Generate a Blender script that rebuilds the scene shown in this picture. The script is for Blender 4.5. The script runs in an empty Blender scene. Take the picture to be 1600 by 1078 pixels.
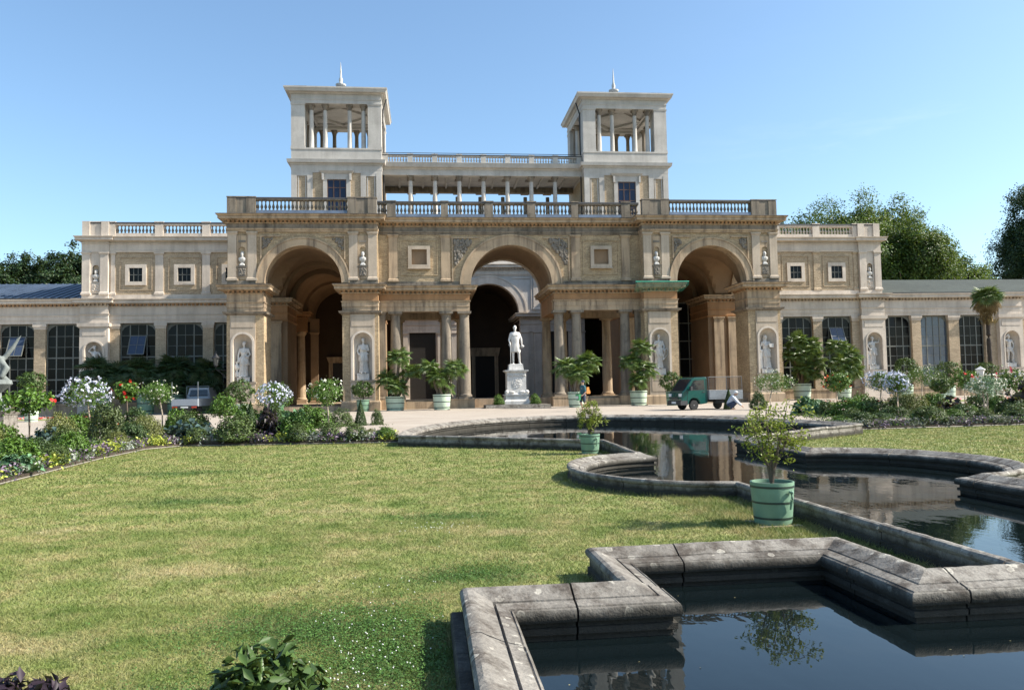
import bpy, bmesh, math, random
import numpy as np
from mathutils import Vector, Matrix, Euler
from mathutils.geometry import delaunay_2d_cdt

S = bpy.context.scene
COL = S.collection
R = math.radians
PI = math.pi

# ------------------------------------------------------------------ camera
cam_d = bpy.data.cameras.new('camera')
cam = bpy.data.objects.new('camera', cam_d)
COL.objects.link(cam)
S.camera = cam
cam_d.sensor_fit = 'HORIZONTAL'
cam_d.sensor_width = 36.0
cam_d.lens = 27.99
cam_d.clip_start = 0.05
cam_d.clip_end = 3000
def cam_matrix(p, yaw, roll):
    f = Vector((math.sin(yaw)*math.cos(p), math.cos(yaw)*math.cos(p), math.sin(p)))
    r0 = Vector((math.cos(yaw), -math.sin(yaw), 0))
    d0 = f.cross(r0)
    r = r0*math.cos(roll) + d0*math.sin(roll)
    d = f.cross(r)
    M = Matrix((( r.x, -d.x, -f.x, 0), (r.y, -d.y, -f.y, 0), (r.z, -d.z, -f.z, 1.6), (0, 0, 0, 1)))
    return M
cam.matrix_world = cam_matrix(0.05475, 0.1062, 0.01920)

# ------------------------------------------------------------------ light
SUN_AZ, SUN_EL = 11.0, 39.0           # degrees in front of the facade plane, elevation
W = bpy.data.worlds.new('World'); S.world = W
W.use_nodes = True
nt = W.node_tree; nt.nodes.clear()
wo = nt.nodes.new('ShaderNodeOutputWorld'); bg = nt.nodes.new('ShaderNodeBackground')
sky = nt.nodes.new('ShaderNodeTexSky'); sky.sky_type = 'NISHITA'
sky.sun_disc = False
sky.sun_elevation = R(SUN_EL); sky.sun_rotation = R(90+SUN_AZ)
sky.air_density = 1.0; sky.dust_density = 1.5; sky.ozone_density = 1.6
bg.inputs['Strength'].default_value = 0.115
# faint high cloud low in the sky
geo = nt.nodes.new('ShaderNodeTexCoord')
mp = nt.nodes.new('ShaderNodeMapping'); mp.inputs['Scale'].default_value = (1.2, 1.2, 6.0)
mp.inputs['Location'].default_value = (0.35, 0.1, 0.0)
nz = nt.nodes.new('ShaderNodeTexNoise'); nz.inputs['Scale'].default_value = 1.6; nz.inputs['Detail'].default_value = 8; nz.inputs['Roughness'].default_value = .62
rp = nt.nodes.new('ShaderNodeValToRGB'); rp.color_ramp.elements[0].position = .52; rp.color_ramp.elements[1].position = .74
mx = nt.nodes.new('ShaderNodeMix'); mx.data_type = 'RGBA'
mx.inputs['B'].default_value = (6.6, 6.8, 7.2, 1)
nt.links.new(geo.outputs['Generated'], mp.inputs['Vector']); nt.links.new(mp.outputs[0], nz.inputs['Vector'])
nt.links.new(nz.outputs['Fac'], rp.inputs['Fac'])
mlt = nt.nodes.new('ShaderNodeMath'); mlt.operation = 'MULTIPLY'; mlt.inputs[1].default_value = .55
sz = nt.nodes.new('ShaderNodeSeparateXYZ'); nt.links.new(geo.outputs['Generated'], sz.inputs[0])
sx = nt.nodes.new('ShaderNodeMapRange'); sx.inputs[1].default_value = .25; sx.inputs[2].default_value = .65; nt.links.new(sz.outputs[0], sx.inputs[0])
lowm = nt.nodes.new('ShaderNodeMapRange'); lowm.inputs[1].default_value = .10; lowm.inputs[2].default_value = .34; lowm.inputs[3].default_value = 1; lowm.inputs[4].default_value = .06
nt.links.new(sz.outputs[2], lowm.inputs[0]); lx = nt.nodes.new('ShaderNodeMath'); lx.operation = 'MULTIPLY'; nt.links.new(lowm.outputs[0], lx.inputs[0]); nt.links.new(sx.outputs[0], lx.inputs[1]); nt.links.new(lx.outputs[0], mlt.inputs[1])
nt.links.new(rp.outputs['Color'], mlt.inputs[0]); nt.links.new(mlt.outputs[0], mx.inputs['Factor'])
tint = nt.nodes.new('ShaderNodeMix'); tint.data_type = 'RGBA'; tint.blend_type = 'MULTIPLY'; tint.inputs['Factor'].default_value = 1; tint.inputs['B'].default_value = (.93, 1.06, 1.09, 1)
nt.links.new(sky.outputs[0], tint.inputs['A']); nt.links.new(tint.outputs['Result'], mx.inputs['A']); nt.links.new(mx.outputs['Result'], bg.inputs['Color'])
nt.links.new(bg.outputs[0], wo.inputs['Surface'])

sun_d = bpy.data.lights.new('sun', 'SUN'); sun_d.energy = 5.0; sun_d.angle = R(.53); sun_d.color = (1.0, .93, .82)
sun = bpy.data.objects.new('sun', sun_d); COL.objects.link(sun)
sdir = Vector((math.cos(R(SUN_EL))*math.cos(R(SUN_AZ)), -math.cos(R(SUN_EL))*math.sin(R(SUN_AZ)), math.sin(R(SUN_EL))))
sun.rotation_euler = sdir.to_track_quat('Z', 'Y').to_euler()
sun.location = (60, -20, 60)
S.view_settings.view_transform = 'Standard'; S.view_settings.look = 'None'
S.view_settings.gamma = 1; S.view_settings.use_curve_mapping = False
S.view_settings.exposure = 1.0
S.cycles.max_bounces = 6; S.cycles.diffuse_bounces = 3; S.cycles.glossy_bounces = 3; S.cycles.transmission_bounces = 3
S.cycles.transparent_max_bounces = 8
S.cycles.caustics_reflective = False; S.cycles.caustics_refractive = False

# ------------------------------------------------------------------ materials
def newmat(name):
    m = bpy.data.materials.new(name); m.use_nodes = True
    n = m.node_tree; n.nodes.clear()
    o = n.nodes.new('ShaderNodeOutputMaterial'); b = n.nodes.new('ShaderNodeBsdfPrincipled')
    n.links.new(b.outputs[0], o.inputs['Surface'])
    return m, n, b, o
def rgb(c): return (c[0], c[1], c[2], 1)
def noise(n, scale, detail=4, rough=.55, vec=None, space='Object', stretch=None):
    t = n.nodes.new('ShaderNodeTexNoise'); t.inputs['Scale'].default_value = scale
    t.inputs['Detail'].default_value = detail; t.inputs['Roughness'].default_value = rough
    if vec is None:
        if space == 'World':
            g = n.nodes.new('ShaderNodeNewGeometry'); vec = g.outputs['Position']
        else:
            tc = n.nodes.new('ShaderNodeTexCoord'); vec = tc.outputs[space]
    if stretch:
        mpn = n.nodes.new('ShaderNodeMapping'); mpn.inputs['Scale'].default_value = stretch
        n.links.new(vec, mpn.inputs['Vector']); vec = mpn.outputs[0]
    n.links.new(vec, t.inputs['Vector'])
    return t.outputs['Fac']
def ramp(n, fac, stops):
    r = n.nodes.new('ShaderNodeValToRGB'); e = r.color_ramp.elements
    while len(e) < len(stops): e.new(.5)
    for k, (p, c) in enumerate(stops):
        e[k].position = p; e[k].color = rgb(c) if len(c) == 3 else c
    n.links.new(fac, r.inputs['Fac']); return r.outputs['Color']
def mixc(n, fac, a, b, mode='MIX'):
    m = n.nodes.new('ShaderNodeMix'); m.data_type = 'RGBA'; m.blend_type = mode
    for k, v in (('Factor', fac), ('A', a), ('B', b)):
        if isinstance(v, (int, float)): m.inputs[k].default_value = v
        elif isinstance(v, tuple): m.inputs[k].default_value = rgb(v)
        else: n.links.new(v, m.inputs[k])
    return m.outputs['Result']
def bump(n, b, h, strength=.4, dist=.02):
    k = n.nodes.new('ShaderNodeBump'); k.inputs['Strength'].default_value = strength; k.inputs['Distance'].default_value = dist
    n.links.new(h, k.inputs['Height']); n.links.new(k.outputs[0], b.inputs['Normal'])
def plain(name, c, rough=.6, metal=0, var=.12, scale=8, bmp=0, spec=.5):
    m, n, b, o = newmat(name)
    f = noise(n, scale)
    c2 = tuple(min(1, x*(1+var)) for x in c); c1 = tuple(x*(1-var) for x in c)
    n.links.new(ramp(n, f, [(.3, c1), (.7, c2)]), b.inputs['Base Color'])
    b.inputs['Roughness'].default_value = rough; b.inputs['Metallic'].default_value = metal
    b.inputs['Specular IOR Level'].default_value = spec
    if bmp: bump(n, b, f, bmp, .01)
    return m
def stone(name, c, dirt, dirt_amt=.5, streak=.45, grain=30, blotch=.5):
    m, n, b, o = newmat(name)
    big = noise(n, blotch, 6, .62)
    st = noise(n, 1.0, 5, .6, stretch=(2.6, 2.6, .22))
    fine = noise(n, grain, 3, .6)
    c1 = tuple(x*.84 for x in c); c2 = tuple(min(1, x*1.14) for x in c)
    col = ramp(n, big, [(.32, c1), (.66, c2)])
    col = mixc(n, ramp(n, st, [(.46, (0, 0, 0)), (.70, (streak, streak, streak))]), col, dirt)
    blo = noise(n, blotch*3.1, 8, .68)
    col = mixc(n, ramp(n, blo, [(.54, (0, 0, 0)), (.78, (dirt_amt,)*3)]), col, dirt)
    g = ramp(n, fine, [(.3, (.86, .86, .86)), (.7, (1.08, 1.08, 1.08))])
    col = mixc(n, 1.0, col, g, 'MULTIPLY')
    n.links.new(col, b.inputs['Base Color'])
    b.inputs['Roughness'].default_value = .85; b.inputs['Specular IOR Level'].default_value = .25
    bump(n, b, fine, .35, .02)
    return m
def brick(name, c1, c2, mortar):
    m, n, b, o = newmat(name)
    tc = n.nodes.new('ShaderNodeTexCoord'); sp = n.nodes.new('ShaderNodeSeparateXYZ'); cb = n.nodes.new('ShaderNodeCombineXYZ')
    ad = n.nodes.new('ShaderNodeMath'); ad.operation = 'ADD'
    n.links.new(tc.outputs['Object'], sp.inputs[0]); n.links.new(sp.outputs[0], ad.inputs[0]); n.links.new(sp.outputs[1], ad.inputs[1])
    n.links.new(ad.outputs[0], cb.inputs[0]); n.links.new(sp.outputs[2], cb.inputs[1])
    t = n.nodes.new('ShaderNodeTexBrick'); n.links.new(cb.outputs[0], t.inputs['Vector'])
    t.inputs['Scale'].default_value = 1.0
    t.inputs['Brick Width'].default_value = .27; t.inputs['Row Height'].default_value = .085; t.inputs['Mortar Size'].default_value = .011
    t.inputs['Color1'].default_value = rgb(c1); t.inputs['Color2'].default_value = rgb(c2); t.inputs['Mortar'].default_value = rgb(mortar)
    t.inputs['Bias'].default_value = -.1
    v = noise(n, 11, 3, .6); big = noise(n, .8, 5)
    col = mixc(n, 1.0, t.outputs['Color'], ramp(n, v, [(.3, (.72, .72, .7)), (.7, (1.2, 1.18, 1.15))]), 'MULTIPLY')
    col = mixc(n, 1.0, col, ramp(n, big, [(.3, (.8, .8, .8)), (.7, (1.1, 1.1, 1.1))]), 'MULTIPLY')
    n.links.new(col, b.inputs['Base Color']); b.inputs['Roughness'].default_value = .9; b.inputs['Specular IOR Level'].default_value = .2
    bump(n, b, t.outputs['Fac'], -.25, .012)
    return m
def leafmat(name, c, var=.35, rough=.5, trans=.16, spec=.4, tint=None):
    m, n, b, o = newmat(name)
    g = n.nodes.new('ShaderNodeNewGeometry')
    lo = tuple(x*(1-var) for x in c); hi = tuple(min(1, x*(1+var)) for x in c)
    stops = [(.0, lo), (.55, c), (1.0, hi)]
    col = ramp(n, g.outputs['Random Per Island'], stops)
    if tint:
        f = ramp(n, noise(n, 2.2, 3), [(.48, (0, 0, 0)), (.62, (1, 1, 1))])
        col = mixc(n, f, col, tint)
    n.links.new(col, b.inputs['Base Color']); b.inputs['Roughness'].default_value = rough; b.inputs['Specular IOR Level'].default_value = spec
    t = n.nodes.new('ShaderNodeBsdfTranslucent'); n.links.new(mixc(n, .4, col, (.22, .26, .03)), t.inputs['Color'])
    ms = n.nodes.new('ShaderNodeMixShader'); ms.inputs[0].default_value = trans
    n.links.new(b.outputs[0], ms.inputs[1]); n.links.new(t.outputs[0], ms.inputs[2]); n.links.new(ms.outputs[0], o.inputs['Surface'])
    return m

M = {}
M['stone'] = stone('sandstone', (.425, .32, .215), (.095, .072, .055), .6, .75)
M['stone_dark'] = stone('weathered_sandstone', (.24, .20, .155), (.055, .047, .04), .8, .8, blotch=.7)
M['ochre'] = stone('ochre_sandstone', (.37, .21, .105), (.17, .11, .065), .5, .4)
M['pale'] = stone('pale_stucco', (.56, .49, .415), (.27, .22, .18), .36, .36)
M['tower'] = stone('tower_stucco', (.47, .445, .41), (.27, .24, .21), .3, .3)
M['brick'] = brick('yellow_brick', (.47, .355, .22), (.31, .225, .135), (.37, .30, .22))
M['brick_pale'] = brick('pale_yellow_brick', (.48, .375, .255), (.35, .265, .175), (.40, .335, .265))
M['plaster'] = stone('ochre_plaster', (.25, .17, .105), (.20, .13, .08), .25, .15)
M['marble'] = stone('white_marble', (.60, .585, .56), (.27, .255, .23), .45, .6, blotch=2.0)
M['relief'] = stone('grey_relief_stone', (.21, .185, .155), (.05, .045, .04), .6, .4, blotch=2.5)
M['plaster_shade'] = stone('shade_brown_plaster', (.06, .04, .026), (.06, .04, .03), .3, .2)  # shade of the deep passages and hall put into the plaster colour
M['panel'] = stone('tan_panel_stone', (.44, .365, .285), (.20, .16, .12), .45, .4)
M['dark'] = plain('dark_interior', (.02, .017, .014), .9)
M['door'] = plain('dark_door_wood', (.018, .014, .011), .6)
M['frame'] = plain('green_grey_window_frame', (.13, .135, .12), .5)
M['frame_red'] = plain('red_brown_window_frame', (.10, .05, .03), .5)
M['glass'] = plain('dark_window_glass', (.006, .007, .008), .06, spec=.16)
M['glass_sky'] = plain('sky_tinted_window_glass', (.06, .085, .125), .05, spec=.6)  # pale blue sky reflection put into the pane colour
M['glass_sash'] = plain('open_sash_glass', (.035, .05, .085), .05, spec=.5)  # blue sky reflection of the tilted sash put into its colour
M['glass_deep'] = plain('deep_blue_window_glass', (.007, .014, .04), .05, spec=.35)
M['lead'] = plain('grey_lead_sheet', (.16, .19, .24), .35, .3, .25, 1.2)
M['coping_dark'] = plain('dark_coping_cover', (.05, .05, .055), .6)
M['roof_blue'] = plain('blue_grey_metal_roof', (.055, .075, .11), .42, .2, .3, .7)
M['roof_green'] = stone('dappled_grey_green_roof', (.05, .058, .049), (.016, .019, .017), .9, .3, blotch=.25)  # dark blotches put dappled tree shade into the roof colour
M['iron'] = plain('dark_iron', (.03, .03, .032), .5, .4)
M['weather'] = stone('dark_weathered_cornice_cover', (.085, .075, .065), (.03, .028, .025), .7, .5, blotch=.8)
M['net'] = None

# ------------------------------------------------------------------ builders
def link(o, parent=None):
    COL.objects.link(o)
    if parent: o.parent = parent
    return o
def tag(o, label=None, cat=None, group=None, kind=None):
    if label: o['label'] = label
    if cat: o['category'] = cat
    if group: o['group'] = group
    if kind: o['kind'] = kind
    return o
def empty(name, loc, label=None, cat=None, group=None, rz=0):
    o = bpy.data.objects.new(name, None); link(o)
    o.location = loc; o.rotation_euler = (0, 0, rz); o.empty_display_size = .2
    return tag(o, label, cat, group)
def finish_mesh(me, mat, smooth=False, angle=.6):
    if mat: me.materials.append(mat)
    if smooth:
        me.polygons.foreach_set('use_smooth', [True]*len(me.polygons))
        me.set_sharp_from_angle(angle=angle)
    return me
class MB:
    def __init__(s, t=None): s.v = []; s.f = []; s.t = t
    def add(s, vs, fs):
        b = len(s.v); s.v += [s.t(*p) for p in vs] if s.t else [tuple(p) for p in vs]
        s.f += [tuple(i+b for i in f) for f in fs]; return s
    def box(s, x0, x1, y0, y1, z0, z1):
        return s.slab(x0, x1, y0, y1, z0, z1, 0, 0)
    def slab(s, x0, x1, y0, y1, z0, z1, a, b, l=1, r=1, bk=1, fr=1):
        v = []
        for z, e in ((z0, a), (z1, b)):
            v += [(x0-e*l, y0-e*fr, z), (x1+e*r, y0-e*fr, z), (x1+e*r, y1+e*bk, z), (x0-e*l, y1+e*bk, z)]
        return s.add(v, [(3, 2, 1, 0), (4, 5, 6, 7), (0, 1, 5, 4), (1, 2, 6, 5), (2, 3, 7, 6), (3, 0, 4, 7)])
    def prism(s, poly, y0, y1):            # polygon in x,z extruded in y
        n = len(poly)
        v = [(x, y0, z) for x, z in poly]+[(x, y1, z) for x, z in poly]
        return s.add(v, [tuple(range(n)), tuple(range(2*n-1, n-1, -1))]+[(i, (i+1) % n, n+(i+1) % n, n+i) for i in range(n)])
    def tube(s, pts, rad, n=8, cap=True):
        pts = [Vector(p) for p in pts]
        if isinstance(rad, (int, float)): rad = [rad]*len(pts)
        v = []; f = []
        up = Vector((0, 0, 1))
        for i, p in enumerate(pts):
            d = (pts[min(i+1, len(pts)-1)]-pts[max(i-1, 0)]).normalized()
            a = d.cross(up)
            if a.length < 1e-3: a = Vector((1, 0, 0))
            a.normalize(); c = a.cross(d).normalized()
            for k in range(n):
                t = 2*PI*k/n; q = p+(a*math.cos(t)+c*math.sin(t))*rad[i]; v.append(tuple(q))
        for i in range(len(pts)-1):
            for k in range(n):
                f.append((i*n+k, i*n+(k+1) % n, (i+1)*n+(k+1) % n, (i+1)*n+k))
        if cap: f.append(tuple(range(n-1, -1, -1))); f.append(tuple(range((len(pts)-1)*n, len(pts)*n)))
        return s.add(v, f)
    def lathe(s, prof, c=(0, 0, 0), n=16, sx=1, sy=1, cap=True):
        v = []; f = []
        for r, z in prof:
            for k in range(n):
                t = 2*PI*k/n; v.append((c[0]+r*math.cos(t)*sx, c[1]+r*math.sin(t)*sy, c[2]+z))
        m = len(prof)
        for i in range(m-1):
            for k in range(n): f.append((i*n+k, i*n+(k+1) % n, (i+1)*n+(k+1) % n, (i+1)*n+k))
        if cap: f.append(tuple(range(n-1, -1, -1))); f.append(tuple(range((m-1)*n, m*n)))
        return s.add(v, f)
    def ball(s, c, r, n=10, m=7):
        if isinstance(r, (int, float)): r = (r, r, r)
        prof = [(math.sin(PI*(i+.02)/(m+.04)) , -math.cos(PI*(i+.02)/(m+.04))) for i in range(m+1)]
        v = []; f = []
        for a, b in prof:
            for k in range(n):
                t = 2*PI*k/n; v.append((c[0]+a*r[0]*math.cos(t), c[1]+a*r[1]*math.sin(t), c[2]+b*r[2]))
        for i in range(m):
            for k in range(n): f.append((i*n+k, i*n+(k+1) % n, (i+1)*n+(k+1) % n, (i+1)*n+k))
        f.append(tuple(range(n-1, -1, -1))); f.append(tuple(range(m*n, m*n+n)))
        return s.add(v, f)
    def capsule(s, a, ra, b, rb, n=8):
        a = Vector(a); b = Vector(b); d = (b-a).normalized()
        return s.tube([a-d*ra*.9, a-d*ra*.55, a, b, b+d*rb*.55, b+d*rb*.9], [ra*.35, ra*.82, ra, rb, rb*.82, rb*.35], n)
    # ---- masonry
    def archwall(s, a0, a1, z0, z1, d0, d1, ac, zs, r, rz=None, n=22):
        rz = rz or r
        if ac-r > a0+1e-4: s.box(a0, ac-r, d0, d1, z0, z1)
        if ac+r < a1-1e-4: s.box(ac+r, a1, d0, d1, z0, z1)
        p = [(ac-r*math.cos(PI*i/n), zs+rz*math.sin(PI*i/n)) for i in range(n+1)]
        for i in range(n):
            (xa, za), (xb, zb) = p[i], p[i+1]
            s.add([(xa, d0, za), (xb, d0, zb), (xb, d0, z1), (xa, d0, z1), (xa, d1, za), (xb, d1, zb), (xb, d1, z1), (xa, d1, z1)],
                  [(0, 1, 2, 3), (7, 6, 5, 4), (0, 4, 5, 1), (3, 2, 6, 7)])
        return s
    def ring(s, ac, zs, r0, r1, d0, d1, n=28, k=1.0):
        v = []; f = []
        for i in range(n+1):
            c, q = -math.cos(PI*i/n), math.sin(PI*i/n)*k
            v += [(ac+r0*c, d0, zs+r0*q), (ac+r1*c, d0, zs+r1*q), (ac+r1*c, d1, zs+r1*q), (ac+r0*c, d1, zs+r0*q)]
        for i in range(n):
            for j in range(4): f.append((i*4+j, i*4+(j+1) % 4, i*4+4+(j+1) % 4, i*4+4+j))
        f += [(0, 1, 2, 3), (n*4+3, n*4+2, n*4+1, n*4)]
        return s.add(v, f)
    def niche(s, ac, z0, zs, r, d0, dep=1.0, n=12):
        v = []; f = []
        for z in (z0, zs):
            for i in range(n+1): v.append((ac-r*math.cos(PI*i/n), d0+dep*r*math.sin(PI*i/n), z))
        for i in range(n): f.append((i, i+1, n+2+i, n+1+i))
        m = 6
        for j in range(1, m+1):
            ph = PI/2*j/m
            for i in range(n+1):
                t = PI*i/n
                v.append((ac-r*math.cos(ph)*math.cos(t), d0+dep*r*math.cos(ph)*math.sin(t), zs+r*math.sin(ph)))
        for j in range(m):
            for i in range(n):
                a = (j+1)*(n+1)+i; f.append((a, a+1, a+n+2, a+n+1))
        f.append(tuple(range(n+1)))
        return s.add(v, f)
    def corn(s, u0, u1, y0, y1, zb, zt, ov, l=1, r=1, bk=0, dz=0):
        h = zt-zb; zb += dz
        L = [(0, .10, .10, .16), (.10, .37, .0, .0), (.37, .47, .40, .46), (.47, .72, .82, .82), (.72, .76, .76, .76), (.76, .95, .84, 1.0), (.95, 1, .97, .97)]
        for a, b, e0, e1 in L:
            s.slab(u0, u1, y0, y1, zb+a*h, zb+b*h, ov*e0, ov*e1, l, r, bk)
        return s
    def frieze_dents(s, u0, u1, y, z0, z1, step=.29, w=.15, d=.20):
        n = max(1, int((u1-u0)/step))
        for i in range(n):
            x = u0+(i+.5)*(u1-u0)/n
            s.box(x-w/2, x+w/2, y-d, y, z0, z1)
        return s
    def pil(s, u0, u1, y, z0, z1, proud=.12, cap=.38, base=.24):
        s.box(u0, u1, y-proud, y+.03, z0+base, z1-cap)
        s.slab(u0, u1, y-proud, y+.03, z0, z0+base*.6, .07, .07, bk=0); s.slab(u0, u1, y-proud, y+.03, z0+base*.6, z0+base, .06, .0, bk=0)
        s.box(u0, u1, y-proud, y+.03, z1-cap, z1-cap*.55)
        s.slab(u0, u1, y-proud, y+.03, z1-cap*.55, z1-cap*.25, .01, .07, bk=0); s.slab(u0, u1, y-proud, y+.03, z1-cap*.25, z1-.004, .085, .085, bk=0)
        return s
    def build(s, name, mat, parent=None, org=(0, 0, 0), smooth=False, kind=None, angle=.6, fix=True):
        me = bpy.data.meshes.new(name)
        ox, oy, oz = org
        me.from_pydata([(x-ox, y-oy, z-oz) for x, y, z in s.v], [], s.f)
        if fix:
            bm = bmesh.new(); bm.from_mesh(me); bmesh.ops.recalc_face_normals(bm, faces=bm.faces); bm.to_mesh(me); bm.free()
        finish_mesh(me, mat, smooth, angle)
        o = bpy.data.objects.new(name, me); link(o, parent)
        if kind: o['kind'] = kind
        return o
def inst(name, me, parent=None, loc=(0, 0, 0), rot=(0, 0, 0), sc=(1, 1, 1)):
    o = bpy.data.objects.new(name, me); link(o, parent)
    o.location = loc; o.rotation_euler = rot; o.scale = sc if not isinstance(sc, (int, float)) else (sc,)*3
    return o
def copy_tree(o, parent=None):
    c = o.copy(); COL.objects.link(c); c.parent = parent
    for ch in list(o.children): copy_tree(ch, c)
    return c
def fuse(mb, name, mat, parent=None, voxel=.03, sm=4, loc=(0, 0, 0), extra=None):
    """overlapping closed pieces -> one continuous skin"""
    o = mb.build(name, None)
    md = o.modifiers.new('fuse', 'REMESH'); md.mode = 'VOXEL'; md.voxel_size = voxel
    if sm:
        m2 = o.modifiers.new('sm', 'SMOOTH'); m2.iterations = sm; m2.factor = .5
    dg = bpy.context.evaluated_depsgraph_get()
    me = bpy.data.meshes.new_from_object(o.evaluated_get(dg))
    old = o.data; bpy.data.objects.remove(o); bpy.data.meshes.remove(old)
    me.name = name
    if extra:
        bm = bmesh.new(); bm.from_mesh(me)
        vs = [bm.verts.new(p) for p in extra.v]
        for f in extra.f: bm.faces.new([vs[i] for i in f])
        bm.to_mesh(me); bm.free()
    finish_mesh(me, mat, True, 1.2)
    o = bpy.data.objects.new(name, me); link(o, parent); o.location = loc
    return o
def npmesh(name, V, F, mat):
    """V (n,3), F (m,k) arrays"""
    me = bpy.data.meshes.new(name)
    V = np.asarray(V, np.float32); F = np.asarray(F, np.int32); k = F.shape[1]
    me.vertices.add(len(V)); me.vertices.foreach_set('co', V.ravel())
    me.loops.add(F.size); me.loops.foreach_set('vertex_index', F.ravel())
    me.polygons.add(len(F)); me.polygons.foreach_set('loop_start', np.arange(0, F.size, k, dtype=np.int32))
    me.update(calc_edges=True)
    if mat: me.materials.append(mat)
    return me
def leaves(P, N, L, Wd, rng, fold=.18, droop=.0):
    """folded rhombic leaves at P facing N -> (V,F); two triangles each"""
    n = len(P); N = N/np.linalg.norm(N, axis=1, keepdims=True)
    T = rng.normal(size=(n, 3)); T[:, 2] -= droop
    A = T-(T*N).sum(1, keepdims=True)*N; A /= np.linalg.norm(A, axis=1, keepdims=True)+1e-9
    B = np.cross(N, A)
    L = np.broadcast_to(L, n)[:, None]*rng.uniform(.7, 1.25, (n, 1)); Wd = np.broadcast_to(Wd, n)[:, None]*rng.uniform(.75, 1.2, (n, 1))
    v = np.stack([P-A*L*.5, P+B*Wd*.5+N*L*fold-A*L*.06, P+A*L*.5, P-B*Wd*.5+N*L*fold-A*L*.06], 1).reshape(-1, 3)
    i = np.arange(n)*4
    f = np.stack([np.stack([i, i+1, i+2], 1), np.stack([i, i+2, i+3], 1)], 1).reshape(-1, 3)
    return v, f
def unit(rng, n):
    d = rng.normal(size=(n, 3)); return d/np.linalg.norm(d, axis=1, keepdims=True)
def crown_pts(rng, n, rad, shell=.55, lump=.16, flat=None):
    d = unit(rng, n)
    ph = rng.uniform(0, 6.28, 6)
    l = 1+lump*(np.sin(3.1*d[:, 0]+ph[0])+np.sin(3.7*d[:, 1]+ph[1])+np.sin(4.3*d[:, 2]+ph[2])+.7*np.sin(7*d[:, 0]+5*d[:, 1]+ph[3]))/2
    r = (shell+(1-shell)*rng.random(n)**.6)*l
    p = d*r[:, None]*np.array(rad)
    if flat is not None:
        k = p[:, 2] < flat; p[k, 2] = flat+(p[k, 2]-flat)*.25
    return p, d
def merge(parts):
    V = []; F = []; b = 0
    for v, f in parts: V.append(v); F.append(f+b); b += len(v)
    return np.concatenate(V), np.concatenate(F)
def clumped(rng, clumps, per, rad, spread, L, Wd, shell=.5, lump=.2, up=.5, flat=None, jit=.8):
    c, d = crown_pts(rng, clumps, rad, shell, lump, flat)
    P = np.repeat(c, per, 0)+rng.normal(size=(clumps*per, 3))*spread
    N = np.repeat(d, per, 0)+np.array([0, 0, up])+rng.normal(size=(clumps*per, 3))*jit
    return leaves(P, N, L, Wd, rng)

# ------------------------------------------------------------------ the palace (x measured from its axis, axis at world x = 6.25)
AX = 6.25
PO = (0, 57, .25)
pal = empty('palace', (AX, 57, .25), 'long sandstone palace with three arches, two open lookout towers and glazed side halls', 'palace')
def part(name, mb, mat, parent=None, smooth=False, kind=None, angle=.6):
    return mb.build(name, M[mat] if isinstance(mat, str) else mat, parent or pal, PO, smooth, kind, angle)
def loc(u, y, z): return (u-PO[0], y-PO[1], z-PO[2])
rnd = random.Random(5)

# shared baluster
bal = MB().lathe([(.085, 0), (.085, .06), (.045, .09), (.05, .12), (.105, .24), (.10, .31), (.05, .47), (.04, .57), (.06, .61), (.045, .64), (.08, .68), (.08, .73)], n=8)
bme = bal.build('baluster', M['stone_dark']).data
bpy.data.objects.remove(bpy.data.objects['baluster'])
bme_p = bme.copy(); bme_p.materials[0] = M['pale']
def balustrade(u0, u1, y, zb, z0, z1, zt, peds, mat, bm_, axis='x', step=.27, bal_h=.73, pedw=.33, cover='coping_dark', parent=None, sy=.17):
    """base zb..z0, balusters z0..z1, rail z1..zt, pedestals [(a,b)]"""
    par = parent or pal
    T = None if axis == 'x' else (lambda a, d, z: (d, a, z))
    m = MB(T).box(u0, u1, y-sy, y+sy, zb, z0)
    m.slab(u0, u1, y-sy, y+sy, z1, z1+(zt-z1)*.45, .02, .04, 0, 0)
    o = part('balustrade', m, mat, par)
    c = MB(T).slab(u0, u1, y-sy, y+sy, z1+(zt-z1)*.45, zt, .07, .06, 0, 0); part('rail_cover', c, cover, o)
    for a, b in peds:
        p = MB(T).box(a, b, y-sy-.06, y+sy+.06, zb-.005, zt-.03).slab(a, b, y-sy-.06, y+sy+.06, zt-.03, zt+.05, .05, .05); part('pedestal', p, mat, o)
    edges = sorted([(u0-1, u0)]+[tuple(p) for p in peds]+[(u1, u1+1)])
    for (a0, a1), (b0, b1) in zip(edges[:-1], edges[1:]):
        if b0-a1 < .35: continue
        n = max(1, round((b0-a1)/step))
        for i in range(n):
            x = a1+(i+.5)*(b0-a1)/n
            xy = (x, y) if axis == 'x' else (y, x)
            inst('baluster', bm_, o, loc(xy[0], xy[1], z0), (0, 0, rnd.random()), (1, 1, (z1-z0)/.73))
    return o

def bust(u, y, z, h, lab):
    m = MB()
    k = h/.62
    m.slab(-.10*k, .10*k, -.08*k, .08*k, 0, .10*k, .02*k, 0)
    m.lathe([(.06*k, .09*k), (.07*k, .14*k), (.16*k, .22*k), (.19*k, .30*k), (.16*k, .36*k), (.07*k, .39*k), (.065*k, .46*k)], n=10, sy=.62)
    m.ball((0, -.01*k, .51*k), (.085*k, .10*k, .115*k)); m.ball((0, -.11*k, .50*k), (.02*k, .025*k, .03*k), 6, 4)
    m.ball((0, .03*k, .56*k), (.095*k, .095*k, .08*k)); m.ball((0, -.07*k, .44*k), (.05*k, .05*k, .05*k), 8, 5)
    o = fuse(m, 'bust', M['marble'], None, .022*k, 2, (AX+u, y, z))
    tag(o, lab, 'bust', 'busts in small niches')
    return o

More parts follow.
